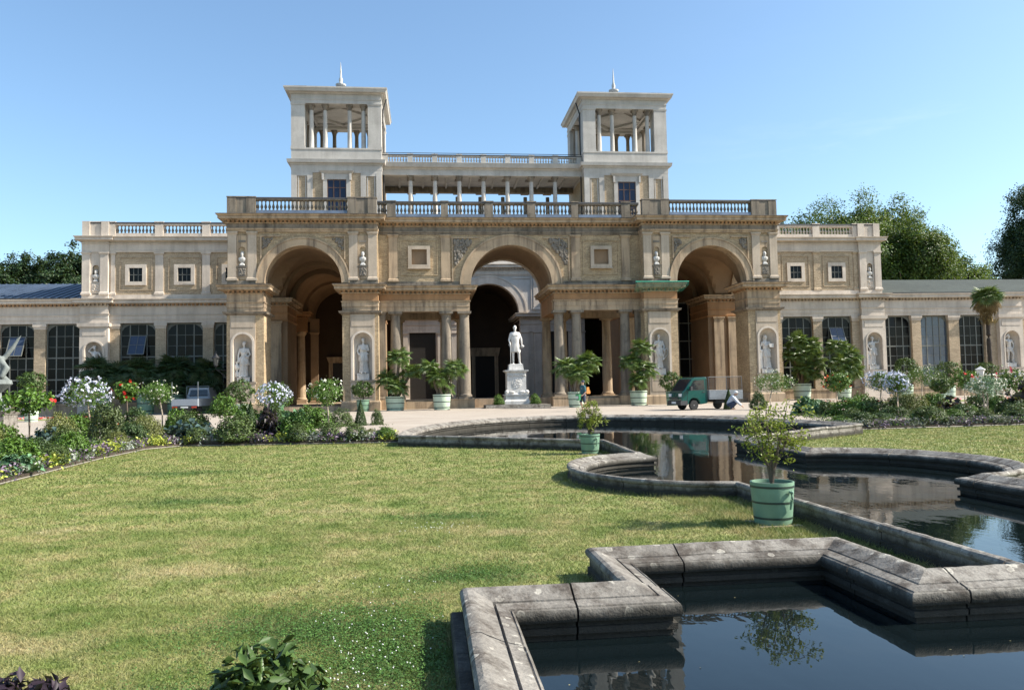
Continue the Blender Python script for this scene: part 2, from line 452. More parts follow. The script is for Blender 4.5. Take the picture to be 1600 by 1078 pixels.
FOOT = .95
def side_pavilion(s):
    T = lambda u, y, z: (s*u, y, z)
    C = 14.9
    # pier fronts: outer (niche at 19.03) and inner (niche at 10.79)
    for (a, b, nc, ins) in ((17.6, 20.12, 19.03, 1), (9.68, 12.2, 10.79, -1)):
        pl = MB(T); pl.slab(a, b, 57.0, 59.6, .25, FOOT-.1, .10, .10); pl.slab(a, b, 57.0, 59.6, FOOT-.1, FOOT, .10, .03)
        part('plinth', pl, 'stone')
        core = MB(T); core.box(a, b, 57.72, 59.5, FOOT, 7.06)
        core.box(a, nc-.86, 57.06, 57.72, FOOT, 7.06); core.box(nc+.86, b, 57.06, 57.72, FOOT, 7.06)
        part('pier', core, 'brick')
        pn = MB(T)
        pn.archwall(nc-.86, nc+.86, 2.35, 6.1, 56.98, 57.72, nc, 5.1, .64)
        pn.box(nc-.86, nc+.86, 56.98, 57.72, FOOT, 2.35); pn.box(nc-.86, nc+.86, 57.0, 57.72, 6.1, 7.06)
        pn.slab(nc-.86, nc+.86, 56.98, 57.2, 2.28, 2.40, .05, .08, bk=0)
        for q in ((nc-.7, nc+.7, 1.2, 1.28), (nc-.7, nc+.7, 2.02, 2.1)): pn.box(q[0], q[1], 56.955, 57.0, q[2], q[3])
        pn.box(nc-.7, nc-.62, 56.955, 57.0, 1.28, 2.02); pn.box(nc+.62, nc+.7, 56.955, 57.0, 1.28, 2.02)
        pn.box(nc-.78, nc+.78, 56.96, 57.02, 6.22, 6.92)
        part('niche_panel', pn, 'panel')
        nr = MB(T).niche(nc, 2.402, 5.1, .64, 57.02, 1.0); part('niche', nr, 'pale', smooth=True)
        ar = MB(T).ring(nc, 5.1, .66, .80, 56.93, 57.0, 18); ar.box(nc-.80, nc-.66, 56.93, 57.0, 2.42, 5.1); ar.box(nc+.66, nc+.80, 56.93, 57.0, 2.42, 5.1)
        part('niche_surround', ar, 'pale')
        # ledge, architrave, frieze, cornice
        e = MB(T)
        part('ledge', MB(T).slab(a, b, 57.04, 59.55, 7.06, 7.16, .03, .12).slab(a, b, 57.04, 59.55, 7.16, 7.30, .20, .25), 'stone_dark')
        e.box(a, b, 57.05, 59.5, 7.30, 7.62); e.slab(a, b, 57.02, 59.5, 7.62, 7.92, .02, .02); e.slab(a, b, 57.02, 59.5, 7.92, 8.0, .06, .09)
        part('architrave', e, 'stone')
        fz = MB(T).box(a, b, 57.05, 59.5, 8.0, 8.55); part('frieze', fz, 'ochre' if ins < 0 else 'stone')
        cn = MB(T).corn(a, b, 57.04, 59.5, 8.55, 9.15, .62, bk=1); part('cornice', cn, 'stone'); part('cornice_cover', MB(T).slab(a, b, 57.04, 59.5, 9.151, 9.185, .64, .60), 'weather')
        dn = MB(T).frieze_dents(a+.0, b-.0, 57.03, 8.63, 8.77)
        for k in range(8):
            y = 57.25+k*.3
            dn.box(b+.06, b+.19, y-.065, y+.065, 8.62, 8.76) if ins > 0 else dn.box(a-.19, a-.06, y-.065, y+.065, 8.62, 8.76)
            (dn.box(a-.19, a-.06, y-.065, y+.065, 8.62, 8.76) if ins > 0 else dn.box(b+.06, b+.19, y-.065, y+.065, 8.62, 8.76))
        part('dentils', dn, 'ochre', kind='stuff')
    # attic storey with the big arch
    at = MB(T); at.archwall(9.7, 20.1, 9.15, 12.95, 57.15, 58.1, C, 9.3, 2.72, 2.72, 30); part('attic_wall', at, 'brick')
    rg = MB(T); rg.ring(C, 9.32, 2.66, 3.16, 57.02, 58.14, 36); part('archivolt', rg, 'stone')
    rg = MB(T); rg.ring(C, 9.32, 3.162, 3.26, 56.97, 57.16, 36); part('arch_moulding', rg, 'stone')
    for a, b in ((17.95, 20.12), (9.68, 11.85)): part('attic_base', MB(T).box(a, b, 57.06, 57.2, 9.152, 9.5), 'stone_dark')
    for a, b in ((19.46, 20.05), (18.1, 18.7), (11.1, 11.7), (9.75, 10.35)):
        part('pilaster', MB(T).pil(a, b, 57.12, 9.5, 12.95, .1), 'panel')
    # framed slit niches with busts
    for nc in (19.08, 10.73):
        p = MB(T); p.archwall(nc-.36, nc+.36, 9.5, 12.7, 57.06, 57.3, nc, 11.66, .23); part('bust_panel', p, 'stone')
        q = MB(T).niche(nc, 10.53, 11.66, .23, 57.12, .9); part('bust_niche', q, 'stone_dark', smooth=True)
        q = MB(T).box(nc-.24, nc+.24, 57.09, 57.25, 9.6, 10.53); part('niche_sill', q, 'stone')
        rl = MB(T); rl.box(nc-.25, nc+.25, 57.03, 57.1, 9.8, 10.4)
        for k in range(16): rl.ball((nc+rnd.uniform(-.2, .2), 57.03, 10.1+rnd.uniform(-.24, .24)), (.06, .05, .06), 6, 4)
        rl.slab(nc-.3, nc+.3, 57.03, 57.1, 10.43, 10.53, .02, .04, bk=0)
        part('relief_panel', rl, 'relief'); part('tablet', MB(T).box(nc-.24, nc+.24, 57.02, 57.08, 12.2, 12.34), 'relief')
    # spandrel reliefs
    for d in (-1, 1):
        x0 = C+d*2.85; tr = MB(T)
        for k in range(34):
            a, b = rnd.random(), rnd.random()
            if a+b > 1: a, b = 1-a, 1-b
            a *= .8; b *= .8
            tr.ball((x0-d*(.08+1.05*a*.85), 57.12, 12.47-b*1.1), (rnd.uniform(.06, .11), rnd.uniform(.06, .12), rnd.uniform(.06, .16)), 6, 4)
        part('spandrel_relief', tr, 'relief')
        fr = MB(T); fr.box(min(x0, x0+d*.1), max(x0, x0+d*.1), 57.05, 57.16, 11.0, 12.7); fr.box(min(x0-d*1.3, x0), max(x0-d*1.3, x0), 57.05, 57.16, 12.6, 12.7)
        part('spandrel_frame', fr, 'stone')
    en = MB(T)
    en.slab(9.68, 20.12, 57.04, 63.9, 12.95, 13.08, .0, .02, bk=0); en.slab(9.68, 20.12, 57.0, 63.9, 13.08, 13.2, .03, .06, bk=0)
    part('upper_architrave', en, 'stone')
    en = MB(T).box(9.68, 20.12, 57.05, 63.9, 13.2, 13.53); part('upper_frieze', en, 'stone_dark')
    cn = MB(T).corn(9.68, 20.12, 57.03, 63.9, 13.53, 14.12, .62); part('upper_cornice', cn, 'stone'); part('cornice_cover', MB(T).slab(9.68, 20.12, 57.03, 63.9, 14.121, 14.155, .65, .60, bk=0), 'weather')
    dn = MB(T).frieze_dents(9.7, 20.1, 57.02, 13.6, 13.74); part('upper_dentils', dn, 'ochre', kind='stuff')
    # balustrade of the pavilion
    pd = [(18.17, 20.09), (9.75, 11.75)]
    if s < 0: pd2 = [(-b, -a) for a, b in pd]
    else: pd2 = pd
    o = balustrade(min(s*9.75, s*20.09), max(s*9.75, s*20.09), 57.3, 14.12, 14.5, 15.23, 15.43, pd2, 'stone_dark', bme)
    for a, b in pd:
        for q0, q1 in ((a-.02, a+.6), (b-.6, b+.02)): part('pedestal_block', MB(T).box(q0, q1, 57.02, 57.4, 14.125, 15.34), 'stone_dark', o)
    ls = MB(T).slab(11.8, 18.12, 57.08, 57.14, 14.122, 14.50, .04, .0, 0, 0, 0)
    part('lead_sheet', ls, 'lead')
    # side walls with lateral arches
    for (ua, ub, nm) in ((19.25, 20.1, 0), (9.7, 10.55, 1)):
        TT = lambda a, d, z: (s*d, a, z)
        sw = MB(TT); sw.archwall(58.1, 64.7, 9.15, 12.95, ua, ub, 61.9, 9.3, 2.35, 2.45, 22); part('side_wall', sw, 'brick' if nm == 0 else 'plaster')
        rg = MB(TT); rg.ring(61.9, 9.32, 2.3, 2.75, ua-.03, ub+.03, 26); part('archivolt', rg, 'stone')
    # rear piers with pilasters at y 64.7
    for (a, b) in ((17.3, 20.1), (9.7, 12.5)):
        k = MB(T); k.box(a, b, 64.75, 69.2, .6, 7.3); part('rear_pier', k, 'plaster')
        e = MB(T); e.slab(a, b, 64.72, 69.2, 7.3, 7.42, .03, .1); e.box(a, b, 64.72, 69.2, 7.42, 7.9); e.slab(a, b, 64.7, 69.2, 7.9, 8.0, .03, .07); e.box(a, b, 64.72, 69.2, 8.0, 8.55)
        part('architrave', e, 'ochre')
        e = MB(T).corn(a, b, 64.72, 69.2, 8.55, 9.15, .5, bk=1, dz=-.008); part('cornice', e, 'stone')
        dn = MB(T).frieze_dents(a, b, 64.66, 8.62, 8.76); part('dentils', dn, 'ochre', kind='stuff')
        w = (b-a)
        for pa, pb in ((a+.45, a+1.3), (a+1.7, b-.15)):
            part('pilaster', MB(T).pil(pa, pb, 64.75, .6, 7.3, .18, .35, .3), 'stone')
    # transverse arches, groin and barrel vaults
    for y0, y1, r in ((64.75, 65.7, 2.6), (68.3, 69.2, 2.45), (76.0, 76.9, 2.6)):
        k = MB(T); k.archwall(C-5.2, C+5.2, 9.15, 13.0, y0, y1, C, 9.2, r, r, 26); part('transverse_arch', k, 'plaster')
        k = MB(T).ring(C, 9.22, r-.06, r+.34, y0-.06, y1+.06, 28); part('archivolt', k, 'plaster')
    g = MB(T); n = 26; a0, a1, y0, y1 = C-4.35, C+4.35, 58.1, 64.75; vs = []; fs = []
    for j in range(n+1):
        for i in range(n+1):
            u = a0+(a1-a0)*i/n; y = y0+(y1-y0)*j/n
            h1 = max(0, 1-((u-C)/2.75)**2)**.5*2.8; h2 = max(0, 1-((y-61.9)/2.45)**2)**.5*2.6
            vs.append((u, y, 9.28+max(h1, h2)))
    for j in range(n):
        for i in range(n): fs.append((j*(n+1)+i, j*(n+1)+i+1, (j+1)*(n+1)+i+1, (j+1)*(n+1)+i))
    g.add(vs, fs); part('groin_vault', g, 'plaster', smooth=True, angle=.35)
    for ya, yb in ((65.7, 68.3), (69.2, 76.0), (76.9, 84.0)):
        k = MB(T).ring(C, 9.15, 2.85, 3.1, ya, yb, 26); k.box(C-5.2, C-2.85, ya, yb, 8.9, 9.3); k.box(C+2.85, C+5.2, ya, yb, 8.9, 9.3); part('barrel_vault', k, 'plaster')
    # second row: round columns with their entablature
    for u in (18.05, 11.75):
        k = MB(T); k.slab(u-.55, u+.55, 76.0, 77.0, .6, .95, 0, 0); k.lathe([(.5, .95), (.5, 1.08), (.42, 1.15), (.41, 3), (.35, 6.9), (.42, 6.98), (.5, 7.12), (.5, 7.3)], (u, 76.5, 0), 18)
        part('column', k, 'stone', smooth=True)
        q = 1 if u > C else -1
        k = MB(T); k.box(u-.55, u+.55, 76.0, 77.0, 7.3, 8.55); k.corn(u-.55, u+.55, 76.0, 77.0, 8.55, 9.15, .5, bk=1); part('entablature', k, 'ochre')
        k = MB(T); k.pil(u-q*1.2-.35, u-q*1.2+.35, 76.9, .6, 7.3, .2); k.box(u-q*1.2-.4, u-q*1.2+.4, 76.72, 77.2, 7.3, 8.55); part('pilaster', k, 'plaster')
    # outer wall of the deep passage and its dark end
    k = MB(T).box(19.6, 20.1, 69.2, 84, .6, 8.9); part('passage_wall', k, 'plaster_shade')
    k = MB(T).box(9.7, 20.1, 84.0, 84.6, .6, 14.0); part('end_wall', k, 'plaster_shade')
    k = MB(T); k.box(C-1.1, C+1.1, 83.9, 84.05, .6, 4.6); part('door', k, 'door')
    k = MB(T); k.box(C-1.5, C-1.1, 83.8, 84.05, .6, 4.6); k.box(C+1.1, C+1.5, 83.8, 84.05, .6, 4.6); k.slab(C-1.5, C+1.5, 83.8, 84.05, 4.6, 5.2, 0, .2, bk=0); part('door_frame', k, 'stone')
    # tall glazed screen between the rear piers
    if s > 0:
        k = MB(T)
        for i in range(6): k.box(12.5+i*.9, 12.57+i*.9, 69.0, 69.1, .6, 9.0)
        for z in (.7, 2.3, 3.9, 5.5, 7.1, 8.9): k.box(12.5, 17.3, 69.01, 69.09, z, z+.08)
        sc = part('glazed_screen', k, 'frame')
        for i in range(5):
            for z0, z1 in ((.78, 2.3), (2.38, 3.9), (3.98, 5.5), (5.58, 7.1), (7.18, 8.9)):
                part('pane', MB(T).box(12.58+i*.9, 13.39+i*.9, 69.04, 69.06, z0, z1), 'glass', sc)
        k = MB(T).box(9.7, 20.1, 57.3, 84.6, 13.3, 13.98); part('terrace_roof', k, 'stone_dark')
    k = MB(T); k.box(9.6, 20.2, 59.0, 84.6, .2, .6); k.box(12.2, 17.6, 57.6, 59.0, .2, .6); part('floor', k, 'stone')
    for u, lab in ((19.08, 'outer'), (10.73, 'inner')):
        side = 'left' if s < 0 else 'right'
        bust(s*u, 57.16, 10.55, 1.0, 'weathered stone bust in the small niche at the %s edge of the %s arch' % ({('left', 'outer'): 'left', ('left', 'inner'): 'right', ('right', 'inner'): 'left', ('right', 'outer'): 'right'}[(side, lab)], side+' side'))
for s in (-1, 1): side_pavilion(s)

# ---- centre block
def doric(m, u, y, zb, zt, r=.41):
    m.slab(u-.5, u+.5, y-.5, y+.5, zb, zb+.14, 0, 0)
    m.lathe([(r*1.2, zb+.14), (r*1.22, zb+.24), (r*1.04, zb+.32), (r, zb+.4), (r*.99, zb+2.4), (r*.84, zt-.42), (r*.9, zt-.40), (r*.85, zt-.36), (r*.86, zt-.28), (r*1.12, zt-.16)], (u, y, 0), 20)
    m.slab(u-r*1.2, u+r*1.2, y-r*1.2, y+r*1.2, zt-.16, zt-.004, 0, .01)
    return m
def front_block(y0, y1, stonem, brickm, lower, far=False):
    d = y0-58.0
    for s in (-1, 1):
        T = lambda u, y, z: (s*u, y+d, z)
        if not far:
            k = MB(T); k.box(2.88, 5.45, 57.75, 59.1, .25, .88); k.slab(2.88, 5.45, 57.75, 59.1, .88, .95, .03, .03); part('plinth', k, 'stone')
            k = MB(T); k.box(7.9, 9.6, 57.85, 59.0, .25, .95); part('plinth', k, 'stone')
            k = MB(T); k.box(5.45, 7.9, 57.95, 59.0, .25, .78); part('step', k, 'stone')
            for u in (3.52, 4.84, 8.53):
                part('column', doric(MB(T), u, 58.45, .95, 7.32), 'stone_dark', smooth=True)
            k = MB(T).pil(9.25, 9.68, 58.3, .95, 7.32, .15); part('pilaster', k, 'stone_dark')
        else:
            for u in (3.52, 4.84, 8.53, 9.3): part('pilaster', MB(T).pil(u-.38, u+.38, 58.1, .6, 7.32, .14), stonem)
        k = MB(T); k.box(3.12, 9.7, 58.02, 58.95, 7.32, 7.66); k.slab(3.12, 9.7, 57.98, 58.95, 7.66, 8.0, .0, .0); k.slab(3.12, 9.7, 57.98, 58.95, 8.0, 8.1, .05, .09, r=0); part('architrave', k, stonem)
        k = MB(T).box(3.12, 9.7, 58.02, 58.95, 8.1, 8.56); part('frieze', k, 'ochre' if not far else stonem)
        k = MB(T).corn(3.12, 9.68, 58.0, 64.7, 8.56, 9.16, .58, r=0, dz=-.006); part('cornice', k, 'stone' if not far else stonem)
        if not far: part('cornice_cover', MB(T).slab(3.12, 9.68, 58.0, 59.0, 9.156, 9.188, .60, .56, r=0, bk=0), 'weather')
        dn = MB(T).frieze_dents(3.15, 9.5, 58.0, 8.63, 8.77); part('dentils', dn, 'ochre' if not far else stonem, kind='stuff')
        at = [(8.32, 8.95), (4.5, 5.16)]
        for a, b in at: part('pilaster', MB(T).pil(a, b, 58.1, 9.5, 12.95, .1), 'pale' if far else 'stone')
        k = MB(T); k.box(3.85, 9.7, 58.06, 58.2, 9.155, 9.5); part('attic_base', k, 'stone_dark' if not far else stonem)
        if not far:
            # square blind window in a sunk brick panel
            c = 6.75
            k = MB(T)
            for q in ((c-.8, c+.8, 11.85, 12.1), (c-.8, c+.8, 10.48, 10.73)): k.box(q[0], q[1], 57.86, 58.2, q[2], q[3])
            k.box(c-.8, c-.55, 57.86, 58.2, 10.73, 11.85); k.box(c+.55, c+.8, 57.86, 58.2, 10.73, 11.85); k.slab(c-.8, c+.8, 57.86, 58.2, 10.42, 10.48, .04, .04, bk=0)
            fo = part('window', k, 'panel')
            part('blind_panel', MB(T).box(c-.55, c+.55, 58.095, 58.2, 10.73, 11.85), 'plaster', fo)
            k = MB(T)
            for q in ((c-1.36, c+1.36, 12.5, 12.58), (c-1.36, c+1.36, 9.95, 10.03)): k.box(q[0], q[1], 58.05, 58.15, q[2], q[3])
            k.box(c-1.36, c-1.28, 58.05, 58.15, 10.03, 12.5); k.box(c+1.28, c+1.36, 58.05, 58.15, 10.03, 12.5); part('brick_frame', k, brickm)
        # large spandrel relief
        x0 = 4.28
        tr = MB(T)
        for q in range(110):
            a, b = rnd.random(), rnd.random()
            if a+b > 1: a, b = 1-a, 1-b
            x = x0-.1-a*1.4; z = 12.55-b*1.9
            if math.hypot(x, z-9.25) < 3.95: continue
            tr.ball((x, 58.07, z), (rnd.uniform(.07, .14), rnd.uniform(.08, .16), rnd.uniform(.08, .22)), 6, 5)
        if not far: part('spandrel_relief', tr, 'relief')
        k = MB(T); k.box(x0, x0+.1, 58.03, 58.15, 9.5, 12.78); k.box(x0-1.9, x0, 58.03, 58.15, 12.68, 12.78); part('spandrel_frame', k, stonem)
    T = lambda u, y, z: (u, y+d, z)
    k = MB(T); k.archwall(-9.7, 9.7, 9.155, 12.95, 58.1, 58.95, 0, 9.27, 3.05, 2.95, 32); part('attic_wall', k, brickm)
    k = MB(T).ring(0, 9.28, 3.0, 3.68, 57.98, 59.0, 40, .97); part('archivolt', k, stonem)
    k = MB(T).ring(0, 9.28, 3.683, 3.82, 57.94, 58.12, 40, .97); part('arch_moulding', k, stonem)
    k = MB(T); k.slab(-9.7, 9.7, 58.04, 64.7, 12.95, 13.08, 0, .02, 0, 0, 0); k.slab(-9.7, 9.7, 58.0, 64.7, 13.08, 13.2, .03, .06, 0, 0, 0); k.box(-9.7, 9.7, 58.06, 64.7, 13.2, 13.53); part('upper_architrave', k, 'stone_dark' if not far else stonem)
    k = MB(T).corn(-9.68, 9.68, 58.03, 64.7, 13.53, 14.12, .58, 0, 0, dz=-.006); part('upper_cornice', k, 'stone' if not far else stonem)
    if not far: part('cornice_cover', MB(T).slab(-9.0, 9.0, 58.03, 59, 14.118, 14.15, .61, .57, 0, 0, 0), 'weather')
    k = MB(T).frieze_dents(-9.6, 9.6, 58.02, 13.6, 13.74); part('upper_dentils', k, 'ochre' if not far else stonem, kind='stuff')
front_block(58.0, 59, 'stone', 'brick', True)
o = balustrade(-9.75, 9.75, 58.3, 14.12, 14.5, 15.23, 15.43, [(-9.07, -8.42), (-5.12, -4.6), (-1.9, -1.28), (1.28, 1.9), (4.6, 5.12), (8.42, 9.07)], 'stone_dark', bme)
k = MB()
for a, b in ((-8.4, -5.14), (-4.58, -1.92), (-1.26, 1.26), (1.92, 4.58), (5.14, 8.4)): k.slab(a, b, 58.08, 58.13, 14.122, 14.48, .03, 0, 0, 0, 0)
part('lead_sheet', k, 'lead')
# passage under the centre arch and flat roofed side bays
for s in (-1, 1):
    T = lambda u, y, z: (s*u, y, z)
    k = MB(T); k.box(3.12, 4.0, 58.95, 64.4, 7.32, 8.56); part('beam', k, 'ochre')
    dn = MB(lambda a, dd, z: (s*dd, a, z))
    for q in range(24): dn.box(59+q*.24, 59.13+q*.24, 2.95, 3.12, 8.62, 8.76)
    part('dentils', dn, 'ochre', kind='stuff')
    for u in (3.52, 4.84, 8.53): part('column', doric(MB(T), u, 64.7, .9, 7.32, .4), 'stone', smooth=True)
    k = MB(T); k.box(3.12, 9.7, 64.3, 65.1, 7.32, 9.15); part('rear_beam', k, 'stone')
    k = MB(T).box(4.0, 9.7, 58.95, 64.3, 8.3, 9.1); part('ceiling', k, 'plaster')
k = MB().ring(0, 9.2, 3.08, 3.3, 58.96, 64.4, 30, .97); part('barrel_vault', k, 'plaster')
k = MB().archwall(-9.7, 9.7, 9.155, 13.0, 64.4, 65.1, 0, 9.25, 3.0, 2.9, 28); part('rear_attic_wall', k, 'pale')
k = MB(); k.box(-9.7, 9.7, 59.0, 65.3, .2, .9); part('floor', k, 'stone')
k = MB().box(-9.7, 9.7, 58.4, 65.0, 13.3, 13.97); part('terrace_roof', k, 'stone_dark')
k = MB().box(-9.7, 9.7, 65.3, 88, .2, .5); part('courtyard_floor', k, 'stone')
# courtyard rear front, with its arched hall and door
front_block(79.5, 80, 'pale', 'tower', False, True)
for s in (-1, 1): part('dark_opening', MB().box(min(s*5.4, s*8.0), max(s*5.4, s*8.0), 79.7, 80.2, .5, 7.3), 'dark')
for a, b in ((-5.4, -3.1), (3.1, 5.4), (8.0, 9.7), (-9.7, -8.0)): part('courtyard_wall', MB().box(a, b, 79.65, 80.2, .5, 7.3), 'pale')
k = MB().ring(0, 9.2, 3.08, 3.3, 80.4, 87.0, 26, .97); k.box(-3.4, -3.08, 80.4, 87, .5, 9.2); k.box(3.08, 3.4, 80.4, 87, .5, 9.2); part('inner_hall', k, 'plaster_shade')
k = MB().box(-3.4, 3.4, 87.0, 87.5, .5, 12.6); part('hall_end_wall', k, 'plaster_shade')
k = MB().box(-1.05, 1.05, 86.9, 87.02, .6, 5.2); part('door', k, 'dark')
k = MB(); k.box(-1.45, -1.05, 86.8, 87.02, .6, 5.2); k.box(1.05, 1.45, 86.8, 87.02, .6, 5.2); k.slab(-1.5, 1.5, 86.8, 87.02, 5.2, 6.1, 0, .2, bk=0); part('door_frame', k, 'stone')

# ---- towers
def tower(s):
    C = 15.36
    T = lambda u, y, z: (s*(C+u), y, z)
    tw = bpy.data.objects.new('tower', None); link(tw, pal)
    def P(n, mb, mat, smooth=False, kind=None): return part(n, mb, mat, tw, smooth, kind)
    h = 4.62; y0 = 83.0; y1 = 92.4; yc = 87.7
    P('wall', MB(T).box(-h+.02, h-.02, y0+.06, y1, 13.9, 24.56), 'brick_pale')
    for a, b in ((-4.62, -4.05), (-3.0, -2.45), (2.45, 3.0), (4.05, 4.62)): P('pilaster', MB(T).box(a, b, y0-.06, y0+.2, 14, 24.3), 'tower')
    for a in (-4.05, 3.0): P('panel_head', MB(T).box(a, a+1.05, y0-.04, y0+.2, 23.95, 24.3), 'tower')
    for a in (-3.95, 3.1, -3.2, 3.85): P('panel_frame', MB(T).box(a, a+.1, y0-.0, y0+.1, 18, 23.9), 'tower')
    k = MB(T); k.box(-1.4, -.98, y0-.1, y0+.2, 18, 23.6); k.box(.98, 1.4, y0-.1, y0+.2, 18, 23.6); k.box(-1.4, 1.4, y0-.1, y0+.2, 23.6, 24.2); k.slab(-1.5, 1.5, y0-.1, y0+.2, 24.2, 24.45, .05, .25, bk=0)
    for q in (-1.5, 1.3): k.box(q, q+.2, y0-.28, y0+.1, 23.5, 24.2)
    P('window_surround', k, 'tower')
    k = MB(T)
    for q in (-.98, -.36, .28, .9): k.box(q, q+.08, y0-.03, y0+.05, 18, 23.6)
    for z in (19.5, 20.7, 21.5, 22.7, 23.5): k.box(-.98, .98, y0-.02, y0+.04, z, z+.08)
    w = P('window', k, 'frame_red')
    zz = [18, 19.5, 20.7, 21.5, 22.7, 23.5]
    for i in range(3):
        for j in range(5):
            part('pane', MB(T).box(-.9+.62*i, -.36+.62*i, y0, y0+.05, zz[j]+.08, zz[j+1]), 'glass_deep', tw)
    k = MB(T); k.box(-h, h, y0-.02, y1, 24.3, 24.56); k.slab(-h, h, y0, y1, 24.56, 25.1, .03, .03); k.slab(-h, h, y0, y1, 25.1, 25.3, .1, .16); k.slab(-h, h, y0, y1, 25.3, 25.64, .36, .42); P('cornice', k, 'tower')
    P('parapet', MB(T).box(-h, h, y0, y1, 25.64, 26.75).slab(-h, h, y0, y1, 26.75, 26.92, .05, .05), 'tower')
    for cx in (-1, 1):
        for cy in (y0+.02, y1-1.5):
            a = -h if cx < 0 else h-1.38
            k = MB(T); k.box(a, a+1.38, cy, cy+1.48, 26.92, 31.45); P('corner_pier', k, 'tower')
            P('pier_moulding', MB(T).slab(a, a+1.38, cy, cy+1.48, 26.921, 27.1, .04, .04), 'tower'); P('pier_moulding', MB(T).slab(a, a+1.38, cy, cy+1.48, 31.45, 31.62, .04, .07), 'tower')
    cols = []
    for q in (-2.75, -1.32, 1.2, 2.6):
        cols += [(q, y0+.5), (q, y1-.5), (h-.5, yc+q), (-h+.5, yc+q)]
    for u, y in cols:
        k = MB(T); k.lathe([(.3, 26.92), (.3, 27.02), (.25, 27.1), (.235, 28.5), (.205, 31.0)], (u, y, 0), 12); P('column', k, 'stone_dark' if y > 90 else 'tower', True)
        k = MB(T).lathe([(.22, 31.0), (.24, 31.15), (.31, 31.38), (.34, 31.45)], (u, y, 0), 12).slab(u-.32, u+.32, y-.32, y+.32, 31.45, 31.6, .02, .02); P('capital', k, 'stone_dark')
    k = MB(T); k.box(-h, h, y0, y0+1.3, 31.62, 32.6); k.box(-h, h, y1-1.3, y1, 31.62, 32.6); k.box(-h, -h+1.3, y0+1.3, y1-1.3, 31.62, 32.6); k.box(h-1.3, h, y0+1.3, y1-1.3, 31.62, 32.6)
    k.slab(-h, h, y0, y1, 32.0, 32.1, .03, .06); P('entablature', k, 'tower')
    P('roof', MB(T).slab(-h, h, y0, y1, 32.6, 32.75, .1, .2).slab(-h, h, y0, y1, 32.75, 33.05, .5, .62).slab(-h, h, y0, y1, 33.05, 33.2, .66, .66), 'tower')
    P('roof_cap', MB(T).slab(-h, h, y0, y1, 33.2, 33.9, .6, -3.9), 'lead')
    k = MB(T)
    for a, b in (((-3, yc), (0, yc-3)), ((0, yc-3), (3, yc)), ((3, yc), (0, yc+3)), ((0, yc+3), (-3, yc))):
        dx, dy = b[0]-a[0], b[1]-a[1]; L = math.hypot(dx, dy); nx, ny = -dy/L*.16, dx/L*.16
        k.add([(a[0]+nx, a[1]+ny, 31.75), (b[0]+nx, b[1]+ny, 31.75), (b[0]-nx, b[1]-ny, 31.75), (a[0]-nx, a[1]-ny, 31.75), (a[0]+nx, a[1]+ny, 31.98), (b[0]+nx, b[1]+ny, 31.98), (b[0]-nx, b[1]-ny, 31.98), (a[0]-nx, a[1]-ny, 31.98)], [(3, 2, 1, 0), (4, 5, 6, 7), (0, 1, 5, 4), (1, 2, 6, 5), (2, 3, 7, 6), (3, 0, 4, 7)])
    for q in (-3.1, 2.9): k.box(q, q+.2, y0+1.3, y1-1.3, 31.77, 31.97); k.box(-3.3, 3.3, yc+q-.1, yc+q+.1, 31.78, 31.96)
    P('ceiling_beam', k, 'tower')
    k = MB(T).lathe([(.28, 33.5), (.34, 34.5), (.16, 34.8), (.2, 35.1), (.54, 35.3), (.58, 35.45), (.26, 35.55), (.18, 35.7), (.22, 36.0), (.11, 36.3), (.07, 37.2), (.015, 38.0)], (0, yc, 0), 12); P('finial', k, 'marble', True)
    k = MB(T).box(3.1 if s > 0 else 3.1, 4.4, y0+.4, y0+1.6, 33.2, 33.62) ; P('roof_hatch', k, 'coping_dark')
    if s > 0 or s < 0:
        k = MB(T).tube([(-h-.12, y0+1.2, 14), (-h-.12, y0+1.2, 31.4), (-h-.5, y0+1.2, 32.6)], .08, 6); P('downpipe', k, 'iron')
for s in (-1, 1): tower(s)

# ---- gallery between the towers
g0 = bpy.data.objects.new('gallery', None); link(g0, pal)
def PG(n, mb, mat, smooth=False, kind=None): return part(n, mb, mat, g0, smooth, kind)
PG('wall', MB().box(-10.7, 10.7, 84.2, 91, 13.9, 19.4), 'tower')
cap = [(.30, 19.4), (.30, 19.52), (.25, 19.6), (.25, 21), (.215, 23.9)]
for i in range(-3, 4):
    k = MB().lathe(cap, (i*2.6, 84.6, 0), 12); PG('column', k, 'tower', True)
    k = MB().lathe([(.23, 23.9), (.25, 24.05), (.35, 24.3)], (i*2.6, 84.6, 0), 12).slab(i*2.6-.34, i*2.6+.34, 84.27, 84.93, 24.3, 24.45, .02, .03); PG('capital', k, 'stone_dark')
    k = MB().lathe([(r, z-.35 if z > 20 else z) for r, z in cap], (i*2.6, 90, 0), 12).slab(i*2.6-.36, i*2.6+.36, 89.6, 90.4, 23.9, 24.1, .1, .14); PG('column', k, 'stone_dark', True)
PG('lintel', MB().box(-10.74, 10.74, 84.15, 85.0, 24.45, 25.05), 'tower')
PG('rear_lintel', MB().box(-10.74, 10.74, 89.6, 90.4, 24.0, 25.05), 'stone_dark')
PG('ceiling', MB().box(-10.74, 10.74, 85.0, 89.6, 24.6, 25.0), 'tower')
for i in range(-4, 4): PG('ceiling_beam', MB().box(i*2.6+1.2, i*2.6+1.4, 85, 89.6, 24.4, 24.6), 'tower')
for i in range(-3, 4): PG('ceiling_rosette', MB().box(i*2.6-.4, i*2.6+.4, 86.2, 87.0, 24.54, 24.6), 'relief')
PG('cornice', MB().slab(-10.76, 10.76, 84.15, 90.4, 25.05, 25.25, .05, .15, 0, 0).slab(-10.76, 10.76, 84.15, 90.4, 25.25, 25.7, .35, .5, 0, 0), 'tower')
